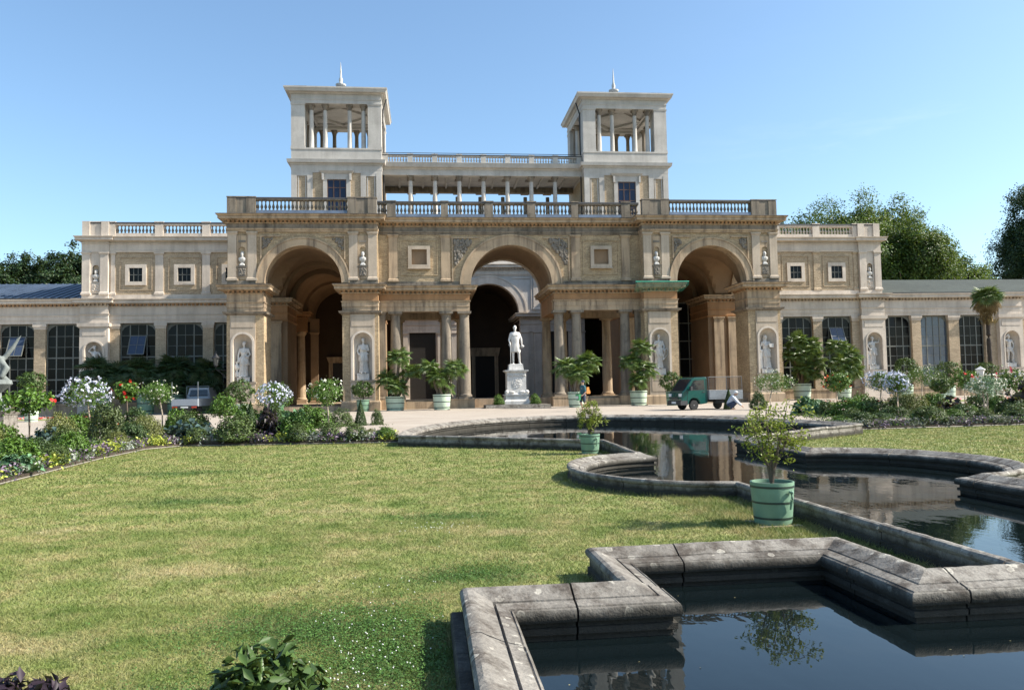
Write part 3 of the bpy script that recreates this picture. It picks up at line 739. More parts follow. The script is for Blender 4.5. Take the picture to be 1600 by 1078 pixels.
balustrade(-10.7, 10.7, 84.1, 25.7, 25.82, 26.4, 26.62, [(i*2.6-.28, i*2.6+.28) for i in range(-4, 5)], 'tower', bme_p, step=.29, parent=g0)
k = MB().tube([(-10.7, 85.2, 27.15), (10.7, 85.2, 27.15)], .035, 5)
for i in range(9): k.tube([(-10.4+i*2.6, 85.2, 25.7), (-10.4+i*2.6, 85.2, 27.15)], .025, 5)
PG('handrail', k, 'iron')
# ---- bulk of the rear wing
k = MB()
for s in (-1, 1): k.box(min(s*10.6, s*20), max(s*10.6, s*20), 84.6, 92, 0, 13.9)
k.box(-10.6, 10.6, 88, 92, 0, 13.9); part('rear_wing', k, 'tower')

# ---- glazed halls and corner pavilions
pane_o = MB().box(-.5, .5, -.006, .006, 0, 1).build('pane', None); pane_me = pane_o.data; bpy.data.objects.remove(pane_o)
PM = {}
for g in ('glass', 'glass_sky'):
    PM[g] = pane_me.copy(); PM[g].materials.append(M[g])
YW = 64.8
def hall_window(u0, u1, z0=1.15, z1=7.26, y=YW+.45, glass='glass', sash=None, nc=4):
    m = MB(); w = u1-u0
    m.box(u0, u0+.09, y-.06, y+.06, z0, z1); m.box(u1-.09, u1, y-.06, y+.06, z0, z1); m.box(u0+.09, u1-.09, y-.06, y+.06, z1-.09, z1); m.box(u0+.09, u1-.09, y-.06, y+.06, z0, z0+.12)
    xs = [u0+.09+(w-.18)*i/nc for i in range(nc+1)]
    for i in range(1, nc):
        t = .045 if i != nc//2 else .05
        if nc == 4 and i == 2: t = .016
        m.box(xs[i]-t, xs[i]+t, y-.05, y+.05, z0+.12, z1-.09)
    zs = [z0+.12]+[z0+.12+(z1-.21-z0)*k/7 for k in range(1, 7)]+[z1-.09]
    for k in range(1, 7):
        t = .05 if k in (2, 4) else .016
        m.box(u0+.09, u1-.09, y-.055 if k in (2, 4) else y-.03, y+.055 if k in (2, 4) else y+.03, zs[k]-t, zs[k]+t)
    # cut corners of the segmental head
    for q in (1, -1):
        a = u0+.09 if q > 0 else u1-.09
        pol = [(a, z1-.09), (a, z1-.6), (a+q*.2, z1-.3), (a+q*.6, z1-.09)]
        m.prism(pol if q < 0 else pol[::-1], y-.04, y+.04)
    o = part('window', m, 'frame')
    for i in range(nc):
        for k in range(7):
            if sash and (i, k) in sash: continue
            p = inst('pane', PM[glass], o, loc((xs[i]+xs[i+1])/2, y+.0, zs[k]), (R(rnd.gauss(0, .55)), 0, R(rnd.gauss(0, .55))), (xs[i+1]-xs[i], 1, zs[k+1]-zs[k]))
    if sash:
        ii = [a for a, b in sash]; kk = [b for a, b in sash]
        xa, xb, za, zb = xs[min(ii)], xs[max(ii)+1], zs[min(kk)], zs[max(kk)+1]
        h = zb-za
        f = MB(); w = (xb-xa)/2
        f.box(-w, -w+.06, -.03, .03, -h, 0); f.box(w-.06, w, -.03, .03, -h, 0); f.box(-w+.06, w-.06, -.03, .03, -.06, 0); f.box(-w+.06, w-.06, -.03, .03, -h, -h+.06)
        f.box(-.015, .015, -.02, .02, -h+.06, -.06); f.box(-w+.06, w-.06, -.02, .02, -h/2-.015, -h/2+.015)
        s_ = f.build('open_sash', M['frame'], o); s_.location = loc((xa+xb)/2, y-.08, zb); s_.rotation_euler = (R(-24), 0, 0)
        pn = MB().box(-w+.06, w-.06, -.005, .005, -h+.06, -.06).build('sash_pane', M['glass_sash'], o); pn.location = s_.location; pn.rotation_euler = s_.rotation_euler
    return o
def wing(s):
    T = lambda u, y, z: (s*u, y, z)
    # brick piers with stone caps
    def pier(a, b):
        part('pier', MB(T).box(a, b, YW+.12, YW+1.0, .95, 6.85), 'brick_pale')
        k = MB(T); k.slab(a, b, YW+.1, YW+1.0, 6.85, 7.05, .01, .05); k.slab(a, b, YW+.1, YW+1.0, 7.05, 7.28, .09, .09); part('capital', k, 'pale')
    piers = [(20.1, 20.5), (23.05, 23.85), (26.65, 27.45), (30.15, 30.85), (32.7, 32.98), (35.62, 36.45), (39.03, 40.0), (42.42, 43.5), (45.7, 46.2), (49, 49.9), (52.5, 53.4), (56, 56.8)]
    for a, b in piers: pier(a, b)
    wins = [(20.5, 23.05), (23.85, 26.65), (27.45, 30.15), (32.98, 35.62), (36.45, 39.03), (40.0, 42.42), (46.2, 49), (49.9, 52.5), (53.4, 56)]
    for i, (a, b) in enumerate(wins):
        u0, u1 = (a, b) if s > 0 else (-b, -a)
        gl = 'glass_sky' if (s > 0 and i == 4) else 'glass'
        sash = None
        if s < 0 and i == 2: sash = [(1, 4), (2, 4), (1, 5), (2, 5)]
        if s < 0 and i == 4: sash = [(1, 4), (2, 4), (1, 5), (2, 5)]
        if s > 0 and i == 2: sash = [(1, 4), (2, 4), (1, 5), (2, 5)]
        hall_window(u0, u1, glass=gl, sash=sash)
    part('sill_wall', MB(T).box(20.1, 56.8, YW+.05, YW+1.0, .25, .95).slab(20.1, 56.8, YW+.05, YW+1.0, .95, 1.1, .06, .06), 'stone')
    k = MB(T); k.box(20.1, 56.8, YW+.06, YW+1.2, 7.28, 7.55); k.box(20.1, 56.8, YW+.02, YW+1.2, 7.55, 7.85); k.slab(20.1, 56.8, YW+.02, YW+1.2, 7.85, 7.93, .03, .06); k.box(20.1, 56.8, YW+.06, YW+1.2, 7.93, 8.55); part('entablature', k, 'pale')
    part('cornice', MB(T).corn(20.1, 56.8, YW+.06, YW+4, 8.55, 9.15, .5, 0, 1, dz=-.004), 'pale')
    part('dentils', MB(T).frieze_dents(20.15, 45, YW+.05, 8.62, 8.77, .3), 'ochre' if s < 0 else 'stone', kind='stuff')
    # statue bodies
    for a, b in ((30.85, 32.95), (43.5, 45.7)):
        nc = (a+b)/2
        k = MB(T); k.archwall(a, b, 2.6, 6.2, YW-.3, YW+.5, nc, 5.15, .66); k.box(a, b, YW-.3, YW+.5, .25, 2.6); k.box(a, b, YW-.28, YW+.5, 6.2, 6.9); k.box(a+.2, b-.2, YW-.32, YW-.2, 6.3, 6.8)
        k.slab(a, b, YW-.3, YW+.3, .25, .95, .08, .06, bk=0); k.slab(a+.2, b-.2, YW-.3, YW, 2.5, 2.64, .05, .08, bk=0); part('niche_panel', k, 'pale')
        part('niche', MB(T).niche(nc, 2.645, 5.15, .66, YW-.26, .95), 'pale', smooth=True)
        k = MB(T).ring(nc, 5.15, .68, .8, YW-.35, YW-.28, 18); k.box(nc-.8, nc-.68, YW-.35, YW-.28, 2.66, 5.15); k.box(nc+.68, nc+.8, YW-.35, YW-.28, 2.66, 5.15); part('niche_surround', k, 'pale')
        k = MB(T); k.slab(a, b, YW-.28, YW+.5, 6.9, 7.0, .03, .1); k.slab(a, b, YW-.28, YW+.5, 7.0, 7.28, .14, .16); k.box(a, b, YW-.26, YW+.5, 7.28, 7.62); k.slab(a, b, YW-.28, YW+.5, 7.62, 7.9, 0, 0); k.slab(a, b, YW-.28, YW+.5, 7.9, 8.0, .04, .08); k.box(a, b, YW-.26, YW+.5, 8.0, 8.55)
        k.corn(a, b, YW-.27, YW+.5, 8.55, 9.16, .5, dz=.004); part('entablature', k, 'pale')
        part('dentils', MB(T).frieze_dents(a, b, YW-.28, 8.63, 8.78, .3), 'stone', kind='stuff')
    # upper storey
    part('attic_wall', MB(T).box(20.1, 32.9, YW+.12, YW+14, 9.15, 12.85), 'brick_pale')
    part('attic_base', MB(T).box(20.1, 30.9, YW+.02, YW+.3, 9.152, 9.5), 'pale')
    for a, b in ((23.3, 23.9), (26.87, 27.48), (30.5, 30.82)): part('pilaster', MB(T).pil(a, b, YW+.14, 9.5, 12.85, .08), 'pale' if s < 0 else 'brick_pale')
    for c in (21.6, 25.25, 28.93):
        k = MB(T); y = YW+.05
        k.box(c-.79, c+.79, y-.05, y+.2, 11.62, 11.9); k.box(c-.79, c+.79, y-.05, y+.2, 10.26, 10.54); k.box(c-.79, c-.5, y-.05, y+.2, 10.54, 11.62); k.box(c+.5, c+.79, y-.05, y+.2, 10.54, 11.62)
        o = part('small_window', k, 'pale')
        k = MB(T)
        for q in (-.17, .17): k.box(c+q-.02, c+q+.02, y+.03, y+.06, 10.54, 11.62)
        k.box(c-.5, c+.5, y+.03, y+.06, 11.06, 11.1); part('glazing_bars', k, 'frame', o)
        part('pane', MB(T).box(c-.5, c+.5, y+.062, y+.1, 10.54, 11.62), 'glass', o)
        k = MB(T)
        for q in ((12.42, 12.5), (9.85, 9.93)): k.box(c-1.24, c+1.24, YW+.07, YW+.15, q[0], q[1])
        k.box(c-1.24, c-1.16, YW+.07, YW+.15, 9.93, 12.42); k.box(c+1.16, c+1.24, YW+.07, YW+.15, 9.93, 12.42); part('brick_frame', k, 'brick_pale')
    # corner pavilion
    nc = 31.9
    k = MB(T); k.box(30.92, 32.9, YW-.12, YW+.2, 9.165, 9.5); k.box(30.94, nc-.38, YW-.08, YW+.2, 9.5, 12.85); k.box(nc+.38, 32.88, YW-.08, YW+.2, 9.5, 12.85)
    k.archwall(nc-.38, nc+.38, 9.5, 12.85, YW-.03, YW+.2, nc, 11.6, .24); part('corner_wall', k, 'pale')
    part('bust_niche', MB(T).niche(nc, 10.5, 11.6, .24, YW+.02, .9), 'stone_dark', smooth=True)
    k = MB(T).box(nc-.25, nc+.25, YW, YW+.19, 9.6, 10.5); k.box(nc-.26, nc+.26, YW-.06, YW+.1, 9.75, 10.35)
    for q in range(14): k.ball((nc+rnd.uniform(-.2, .2), YW-.06, 10.05+rnd.uniform(-.22, .22)), (.06, .05, .06), 6, 4)
    part('relief_panel', k, 'pale')
    for a, b in ((32.3, 32.88), (30.95, 31.53)): part('pilaster', MB(T).pil(a, b, YW-.07, 9.5, 12.85, .08), 'pale')
    k = MB(T); k.slab(20.1, 32.9, YW+.02, YW+14, 12.85, 13.0, .0, .04, 0, 1, 0); k.box(20.1, 32.92, YW+.04, YW+14, 13.0, 13.5); k.box(30.92, 32.94, YW-.1, YW+.3, 12.85, 13.5); part('upper_frieze', k, 'pale')
    k = MB(T).corn(20.1, 32.9, YW+.04, YW+14, 13.5, 14.05, .5, 0, 1); k.corn(30.92, 32.9, YW-.1, YW+1, 13.5, 14.06, .5, 1, 1, dz=.004); part('upper_cornice', k, 'pale')
    pd = [(20.1, 20.5), (23.3, 23.9), (26.88, 27.5), (30.5, 30.9), (30.94, 32.9)]
    if s < 0: pd = [(-b, -a) for a, b in pd]
    o = balustrade(min(s*20.1, s*32.9), max(s*20.1, s*32.9), YW+.25, 14.06, 14.38, 15.0, 15.25, pd, 'pale', bme_p if s > 0 else bme)
    for q0, q1 in ((30.93, 31.5), (32.36, 32.92)): part('pedestal_block', MB(T).box(q0, q1, YW-.08, YW+.3, 14.07, 15.3), 'pale', o)
    part('roof', MB(T).box(20.1, 32.8, YW+.5, YW+14, 13.95, 14.02), 'roof_blue')
    bust(s*nc, YW+.04, 10.52, .95, 'pale bust in the small niche of the %s corner pavilion' % ('left' if s < 0 else 'right'))
    # long low hall beyond: roof
    k = MB(T); k.prism([(32.95, 9.16), (57, 9.16), (57, 9.3), (32.95, 9.3)], YW+.1, YW+.3)
    k.add([(32.92, YW-.1, 9.2), (57, YW-.1, 9.2), (57, YW+8, 11.45), (32.92, YW+8, 11.45), (57, YW+15.5, 9.2), (32.92, YW+15.5, 9.2), (32.92, YW-.1, 9.05), (57, YW-.1, 9.05)], [(0, 1, 2, 3), (3, 2, 4, 5), (0, 6, 7, 1)])
    rf = part('hall_roof', k, 'roof_blue' if s < 0 else 'roof_green')
    k = MB(T)
    L = math.hypot(8.1, 2.25)
    for i in range(0, 41):
        u = 33.1+i*.58
        k.add([(u-.02, YW-.1, 9.2), (u+.02, YW-.1, 9.2), (u+.02, YW+8, 11.45), (u-.02, YW+8, 11.45), (u-.02, YW-.1, 9.26), (u+.02, YW-.1, 9.26), (u+.02, YW+8, 11.51), (u-.02, YW+8, 11.51)], [(4, 5, 6, 7), (0, 1, 5, 4), (1, 2, 6, 5), (3, 0, 4, 7)])
    if s < 0: part('roof_seams', k, 'roof_blue', rf, kind='stuff')
    part('gutter', MB(T).box(33.5, 57, YW-.42, YW-.2, 9.155, 9.24), 'iron')
    part('hall_back', MB(T).box(20.1, 56.8, YW+4.2, YW+15, .2, 9.0), 'tower')
for s in (-1, 1): wing(s)

# ------------------------------------------------------------------ pool outline (water edge; lawn lies to the left of travel)
def ell(cx, cy, a, b, t0, t1, n):
    return [(cx+a*math.cos(R(t0+(t1-t0)*i/n)), cy+b*math.sin(R(t0+(t1-t0)*i/n))) for i in range(n+1)]
chain = [[(.54, -1.2), (.54, 5.24)], [(.54, 5.24), (1.66, 5.24)], [(1.66, 5.24), (1.66, 6.47)], [(1.66, 6.47), (3.27, 6.47)], [(3.27, 6.47), (3.27, 5.2)],
         [(3.27, 5.2), (4.6, 5.2)], [(4.6, 5.2), (4.6, 11.15)], ell(4.6, 13.5, 1.88, 2.35, 270, 90, 20), [(4.6, 15.85), (4.6, 19.7)], [(4.6, 19.7), (-.55, 23.4)],
         ell(6.18, 23.4, 6.73, 12.4, 180, 0, 44), [(12.91, 23.4), (7.75, 19.7)], [(7.75, 19.7), (7.75, 15.85)], ell(7.75, 13.5, 1.88, 2.35, 90, -90, 20),
         [(7.75, 11.15), (7.75, 5.2)], [(7.75, 5.2), (9.1, 5.2)], [(9.1, 5.2), (9.1, 6.47)], [(9.1, 6.47), (10.7, 6.47)], [(10.7, 6.47), (10.7, 5.24)], [(10.7, 5.24), (11.8, 5.24)], [(11.8, 5.24), (11.8, -1.2)]]
pts = [chain[0][0]]
for c in chain: pts += c[1:]
def miters(p):
    out = []
    for i in range(len(p)):
        ns = []
        for a, b in ((i-1, i), (i, i+1)):
            if a >= 0 and b < len(p):
                dx, dy = p[b][0]-p[a][0], p[b][1]-p[a][1]; L = math.hypot(dx, dy); ns.append((-dy/L, dx/L))
        if len(ns) == 1: out.append(ns[0])
        else:
            d = 1+ns[0][0]*ns[1][0]+ns[0][1]*ns[1][1]
            out.append(((ns[0][0]+ns[1][0])/d, (ns[0][1]+ns[1][1])/d))
    return out
mit = miters(pts)
def offset_poly(o): return [(p[0]+m[0]*o, p[1]+m[1]*o) for p, m in zip(pts, mit)]
ZW = -.06
def inside(poly, X, Y):
    X = np.asarray(X, float); Y = np.asarray(Y, float); r = np.zeros(X.shape, bool); n = len(poly)
    for i in range(n):
        x0, y0 = poly[i]; x1, y1 = poly[(i+1) % n]
        if y0 == y1: continue
        c = ((y0 > Y) != (y1 > Y)) & (X < (x1-x0)*(Y-y0)/(y1-y0)+x0)
        r ^= c
    return r
def cdt(outer, holes, z):
    v = list(outer); e = [(i, (i+1) % len(outer)) for i in range(len(outer))]
    for h in holes:
        b = len(v); v += h; e += [(b+i, b+(i+1) % len(h)) for i in range(len(h))]
    V, _, F, *_ = delaunay_2d_cdt([Vector(p) for p in v], e, [], 0, 1e-5)
    keep = []
    for f in F:
        cx = sum(V[i].x for i in f)/3; cy = sum(V[i].y for i in f)/3
        if not inside(outer, [cx], [cy])[0]: continue
        if any(inside(h, [cx], [cy])[0] for h in holes): continue
        keep.append(tuple(f))
    return [(p.x, p.y, z) for p in V], keep
def sheet(name, outer, holes, z, mat, kind='structure'):
    V, F = cdt(outer, holes, z); m = MB(); m.add(V, F)
    o = m.build(name, mat); o['kind'] = kind
    return o

# lawn, gravel, water materials
def patches(n, pos, spots, amt=.8):
    acc = None
    for (x, y, rx, ry) in spots:
        m = n.nodes.new('ShaderNodeMapping'); m.inputs['Location'].default_value = (-x/rx, -y/ry, 0); m.inputs['Scale'].default_value = (1/rx, 1/ry, 0); n.links.new(pos, m.inputs['Vector'])
        l = n.nodes.new('ShaderNodeVectorMath'); l.operation = 'LENGTH'; n.links.new(m.outputs[0], l.inputs[0])
        if acc is None: acc = l.outputs['Value']; continue
        mn = n.nodes.new('ShaderNodeMath'); mn.operation = 'MINIMUM'; n.links.new(acc, mn.inputs[0]); n.links.new(l.outputs['Value'], mn.inputs[1]); acc = mn.outputs[0]
    ad = n.nodes.new('ShaderNodeMath'); ad.operation = 'MULTIPLY_ADD'; ad.inputs[1].default_value = 2.6; n.links.new(noise(n, 2.1, 9, .78, pos), ad.inputs[0]); n.links.new(acc, ad.inputs[2])
    hf = n.nodes.new('ShaderNodeMath'); hf.operation = 'MULTIPLY'; hf.inputs[1].default_value = .25; n.links.new(ad.outputs[0], hf.inputs[0])
    return ramp(n, hf.outputs[0], [(.36, (amt,)*3), (.56, (0, 0, 0))])
def lawn_color(n):
    g = n.nodes.new('ShaderNodeNewGeometry'); pos = g.outputs['Position']
    big = noise(n, .33, 5, .6, pos); mid = noise(n, 1.7, 5, .62, pos); fine = noise(n, 30, 3, .6, pos)
    col = ramp(n, mid, [(.30, (.105, .158, .034)), (.52, (.192, .225, .070)), (.74, (.295, .280, .125))])
    straw = ramp(n, noise(n, 1.5, 10, .80, pos), [(.475, (0, 0, 0)), (.64, (.85, .85, .85))])
    col = mixc(n, straw, col, (.36, .30, .155))
    col = mixc(n, patches(n, pos, [(-.75, 5.6, 1.0, .7), (-.2, 4.8, .8, 1.3), (.35, 6.9, .7, .5), (.25, 10.2, .9, .45), (-3.6, 12.5, 1.3, .7), (-1.2, 4.3, .8, .5), (-5.0, 17, 2.0, .8)]), col, (.05, .108, .022))
    col = mixc(n, patches(n, pos, [(-2.55, 5.5, .55, .35), (-2.3, 7.6, .7, .45), (-1.3, 11.0, .7, .4), (-4.4, 10.2, .6, .4), (.9, 9.0, .6, .35)], .6), col, (.42, .34, .20))
    col = mixc(n, 1.0, col, ramp(n, fine, [(.25, (.7, .7, .7)), (.75, (1.2, 1.2, 1.15))]), 'MULTIPLY')
    return col, fine
m_, n_, b_, o_ = newmat('lawn_turf'); c_, f_ = lawn_color(n_); n_.links.new(c_, b_.inputs['Base Color']); b_.inputs['Roughness'].default_value = .9; b_.inputs['Specular IOR Level'].default_value = .15
bump(n_, b_, f_, .8, .03); M['lawn'] = m_
m_, n_, b_, o_ = newmat('grass_blades'); c_, f_ = lawn_color(n_)
g_ = n_.nodes.new('ShaderNodeNewGeometry'); c_ = mixc(n_, 1.0, c_, ramp(n_, g_.outputs['Random Per Island'], [(0, (.72, .82, .7)), (1, (1.38, 1.28, 1.25))]), 'MULTIPLY')
n_.links.new(c_, b_.inputs['Base Color']); b_.inputs['Roughness'].default_value = .55; b_.inputs['Specular IOR Level'].default_value = .3
t_ = n_.nodes.new('ShaderNodeBsdfTranslucent'); n_.links.new(c_, t_.inputs['Color']); s_ = n_.nodes.new('ShaderNodeMixShader'); s_.inputs[0].default_value = .3
n_.links.new(b_.outputs[0], s_.inputs[1]); n_.links.new(t_.outputs[0], s_.inputs[2]); n_.links.new(s_.outputs[0], o_.inputs['Surface']); M['blade'] = m_
m_, n_, b_, o_ = newmat('pale_gravel'); f_ = noise(n_, 45, 4, .7, space='World'); g_ = noise(n_, .5, 5, .6, space='World')
c_ = mixc(n_, 1.0, ramp(n_, g_, [(.3, (.33, .275, .22)), (.7, (.40, .345, .285))]), ramp(n_, f_, [(.3, (.7, .7, .7)), (.7, (1.15, 1.15, 1.15))]), 'MULTIPLY')
n_.links.new(c_, b_.inputs['Base Color']); b_.inputs['Roughness'].default_value = .95; bump(n_, b_, f_, .5, .02); M['gravel'] = m_
m_, n_, b_, o_ = newmat('pond_water')
b_.inputs['Base Color'].default_value = (.004, .007, .008, 1); b_.inputs['Roughness'].default_value = .015; b_.inputs['IOR'].default_value = 1.33
w1 = noise(n_, 2.2, 3, .5, space='World', stretch=(1, .35, 1)); w2 = noise(n_, 9, 2, .5, space='World', stretch=(1, .5, 1))
patch = noise(n_, .35, 2, .5, space='World')
ad = n_.nodes.new('ShaderNodeMath'); ad.operation = 'MULTIPLY_ADD'; ad.inputs[1].default_value = .35; n_.links.new(w2, ad.inputs[0]); n_.links.new(w1, ad.inputs[2])
pm = n_.nodes.new('ShaderNodeMath'); pm.operation = 'MULTIPLY'; n_.links.new(ad.outputs[0], pm.inputs[0]); n_.links.new(ramp(n_, patch, [(.35, (.25, .25, .25)), (.65, (1, 1, 1))]), pm.inputs[1])
bump(n_, b_, pm.outputs[0], .075, .05); M['water'] = m_
m_, n_, b_, o_ = newmat('lichened_coping_stone')
big = noise(n_, .9, 6, .65, space='World'); fine = noise(n_, 38, 4, .65, space='World'); st = noise(n_, 4, 6, .7, space='World')
c_ = ramp(n_, big, [(.3, (.135, .122, .106)), (.55, (.235, .217, .190)), (.75, (.34, .318, .28))])
c_ = mixc(n_, ramp(n_, st, [(.46, (0, 0, 0)), (.62, (.9, .9, .9))]), c_, (.062, .050, .040))
v = n_.nodes.new('ShaderNodeTexVoronoi'); v.inputs['Scale'].default_value = 7.5; gp = n_.nodes.new('ShaderNodeNewGeometry')
dn_ = n_.nodes.new('ShaderNodeTexNoise'); dn_.inputs['Scale'].default_value = 14; n_.links.new(gp.outputs['Position'], dn_.inputs['Vector'])
va = n_.nodes.new('ShaderNodeVectorMath'); va.operation = 'MULTIPLY_ADD'; va.inputs[1].default_value = (.06, .06, .06); n_.links.new(dn_.outputs['Color'], va.inputs[0]); n_.links.new(gp.outputs['Position'], va.inputs[2]); n_.links.new(va.outputs[0], v.inputs['Vector'])
sel = n_.nodes.new('ShaderNodeSeparateColor'); n_.links.new(v.outputs['Color'], sel.inputs[0])
ringc = ramp(n_, v.outputs['Distance'], [(.06, (.75, .75, .75)), (.14, (.45, .45, .45)), (.19, (.9, .9, .9)), (.225, (.9, .9, .9)), (.26, (0, 0, 0))])
pick = ramp(n_, sel.outputs[0], [(.48, (0, 0, 0)), (.50, (.55, .55, .55)), (1, (.85, .85, .85))])
where = ramp(n_, noise(n_, .8, 3, .6, space='World'), [(.32, (.15, .15, .15)), (.50, (1, 1, 1))])
c_ = mixc(n_, mixc(n_, 1.0, mixc(n_, 1.0, ringc, pick, 'MULTIPLY'), where, 'MULTIPLY'), c_, (.50, .47, .40))
c_ = mixc(n_, 1.0, c_, ramp(n_, fine, [(.28, (.72, .72, .72)), (.72, (1.2, 1.2, 1.2))]), 'MULTIPLY')
# darker towards the water line, edge broken up by noise
spz = n_.nodes.new('ShaderNodeSeparateXYZ'); n_.links.new(gp.outputs['Position'], spz.inputs[0])
mr = n_.nodes.new('ShaderNodeMapRange'); mr.inputs[1].default_value = .095; mr.inputs[2].default_value = .17; mr.inputs[3].default_value = .92; mr.inputs[4].default_value = 0.0
za = n_.nodes.new('ShaderNodeMath'); za.operation = 'MULTIPLY_ADD'; za.inputs[1].default_value = -.16; n_.links.new(noise(n_, 2.5, 6, .7, space='World'), za.inputs[0]); zb = n_.nodes.new('ShaderNodeMath'); zb.operation = 'ADD'; zb.inputs[1].default_value = .08; n_.links.new(spz.outputs[2], zb.inputs[0]); n_.links.new(zb.outputs[0], za.inputs[2])
n_.links.new(za.outputs[0], mr.inputs[0])
c_ = mixc(n_, mr.outputs[0], c_, (.030, .027, .021))
n_.links.new(c_, b_.inputs['Base Color']); b_.inputs['Roughness'].default_value = .85; b_.inputs['Specular IOR Level'].default_value = .25
bump(n_, b_, mixc(n_, .5, fine, st), .7, .025); M['coping'] = m_
M['soil'] = plain('dark_soil', (.045, .032, .022), .95, var=.4, scale=12, bmp=.6)
M['ground'] = plain('distant_grass', (.06, .085, .025), .95, var=.3, scale=.05)

BIG = 260
bedL = [(-12.2, 8), (-7.8, 8), (-7.87, 15.7), (-8.05, 18.2), (-8.3, 21.5), (-8.3, 24.6), (-7.6, 25.7), (-3.2, 25.1), (-.95, 24.85), (-1.1, 26.0), (-4.0, 26.9), (-5.0, 30.0), (-1.7, 31.9), (-1.7, 33.8), (-6, 33.2), (-12.2, 31)]
bedR = [(13.15, 25.2), (15.6, 25.3), (20.5, 25.6), (36, 26.4), (36, 31), (26, 33), (16, 33), (14.9, 31.2), (14.2, 28.4), (13.4, 26.4)]
pool_mid = offset_poly(.2)
kerb_y = 24.75
lawn_outer = [(-12.1, -30), (36, -30), (36, 26.8), (13.6, 26.0), (13.1, 24.6), (7.9, 20.4), (4.4, 20.4), (-.9, 24.3), (-.9, 25.2), (-3.2, 25.6), (-8.1, 26.0), (-12.1, 26.0)]
sheet('lawn', lawn_outer, [pool_mid], 0.0, M['lawn'])
gravel_outer = [(-BIG, -30), (-12.0, -30), (-12.0, 25.6), (-8.0, 25.8), (-.9, 25.1), (-.9, 24.2), (4.5, 20.6), (7.9, 20.6), (12.9, 24.4), (13.5, 26.0), (35.9, 26.8), (35.9, -30), (BIG, -30), (BIG, 150), (-BIG, 150)]
sheet('gravel_path', gravel_outer, [pool_mid], .25, M['gravel'])
g = MB().add([(-1800, -300, -.9), (1800, -300, -.9), (1800, 2500, -.9), (-1800, 2500, -.9)], [(0, 1, 2, 3)]).build('ground', M['ground']); g['kind'] = 'structure'
kb = MB()
for a, b in zip(gravel_outer[:-1], gravel_outer[1:]):
    if abs(a[0]) > 100 or abs(b[0]) > 100: continue
    if a[0] > -1.5 and b[0] < 13.2 and a[1] > 20: continue
    kb.add([(a[0], a[1], -.05), (b[0], b[1], -.05), (b[0], b[1], .252), (a[0], a[1], .252)], [(0, 1, 2, 3)])
o = kb.build('path_edge', M['coping']); o['kind'] = 'structure'
wp = offset_poly(.04)
sheet('water', wp, [], ZW, M['water'])
sheet('pool_floor', wp, [], -.75, M['soil'])
for nm, bed in (('flower_bed', bedL), ('flower_bed', bedR)):
    V, F = cdt(bed, [], .1); m = MB().add(V, F)
    n = len(bed)
    for i in range(n):
        a, b = bed[i], bed[(i+1) % n]
        m.add([(a[0], a[1], -.05), (b[0], b[1], -.05), (b[0], b[1], .1), (a[0], a[1], .1)], [(0, 1, 2, 3)])
    o = m.build(nm, M['soil']); o['kind'] = 'structure'
M['edging'] = plain('pale_metal_edging', (.24, .22, .18), .6)
k = MB()
for a, b in zip(bedL[1:9], bedL[2:9]): k.tube([(a[0], a[1], .03), (b[0], b[1], .03)], .014, 5)
for a, b in zip(bedR[0:3], bedR[1:4]): k.tube([(a[0], a[1], .03), (b[0], b[1], .03)], .014, 5)
o = k.build('bed_edging', M['edging']); o['kind'] = 'structure'

# coping stones: one mesh per stone
prof = [(.05, -.75), (.05, -.02), (.02, -.02), (.02, .02), (.045, .025), (.045, .06), (.0, .065), (-.008, .09), (-.004, .132), (.004, .146), (.016, .153), (.022, .147), (.028, .147), (.034, .158), (.112, .178), (.118, .160), (.126, .160), (.132, .183),
        (.228, .226), (.262, .243), (.295, .246), (.322, .236), (.338, .215), (.340, .195), (.328, .172), (.308, .162), (.308, .09), (.325, .08), (.325, -.3)]
rim = empty('pool_wall', (6.2, 14, 0), 'low weathered grey stone wall with lichened coping round the ornamental pool', 'pool wall')
dense = []     # (x, y, miter, joint?)
cr = random.Random(3)
def dz_at(y): return .09*min(1, max(0, (y-17)/5))
segs = []; idx = 0; s_acc = 0
joints = []; cum = [0]
for a, b in zip(pts[:-1], pts[1:]): cum.append(cum[-1]+math.hypot(b[0]-a[0], b[1]-a[1]))
i0 = 0
for c in chain:
    L = sum(math.hypot(b[0]-a[0], b[1]-a[1]) for a, b in zip(c[:-1], c[1:])); s0 = cum[i0]
    if len(c) == 2:
        t = .42
        while t < L-.42: joints.append(s0+t); t += cr.uniform(1.5, 2.2)
    else:
        n = max(2, round(L/1.7))
        for k in range(1, n): joints.append(s0+L*k/n+cr.uniform(-.12, .12))
    i0 += len(c)-1
bounds = [0]+joints+[cum[-1]]
def at_s(s):
    i = max(k for k in range(len(cum)-1) if cum[k] <= s+1e-9)
    a, b = pts[i], pts[i+1]; L = cum[i+1]-cum[i]; t = (s-cum[i])/L
    n = (-(b[1]-a[1])/L, (b[0]-a[0])/L)
    return (a[0]+(b[0]-a[0])*t, a[1]+(b[1]-a[1])*t), n
sharp = [cum[i] for i in range(len(pts)) if i in (0, len(pts)-1) or abs(mit[i][0]**2+mit[i][1]**2-1) > .05]
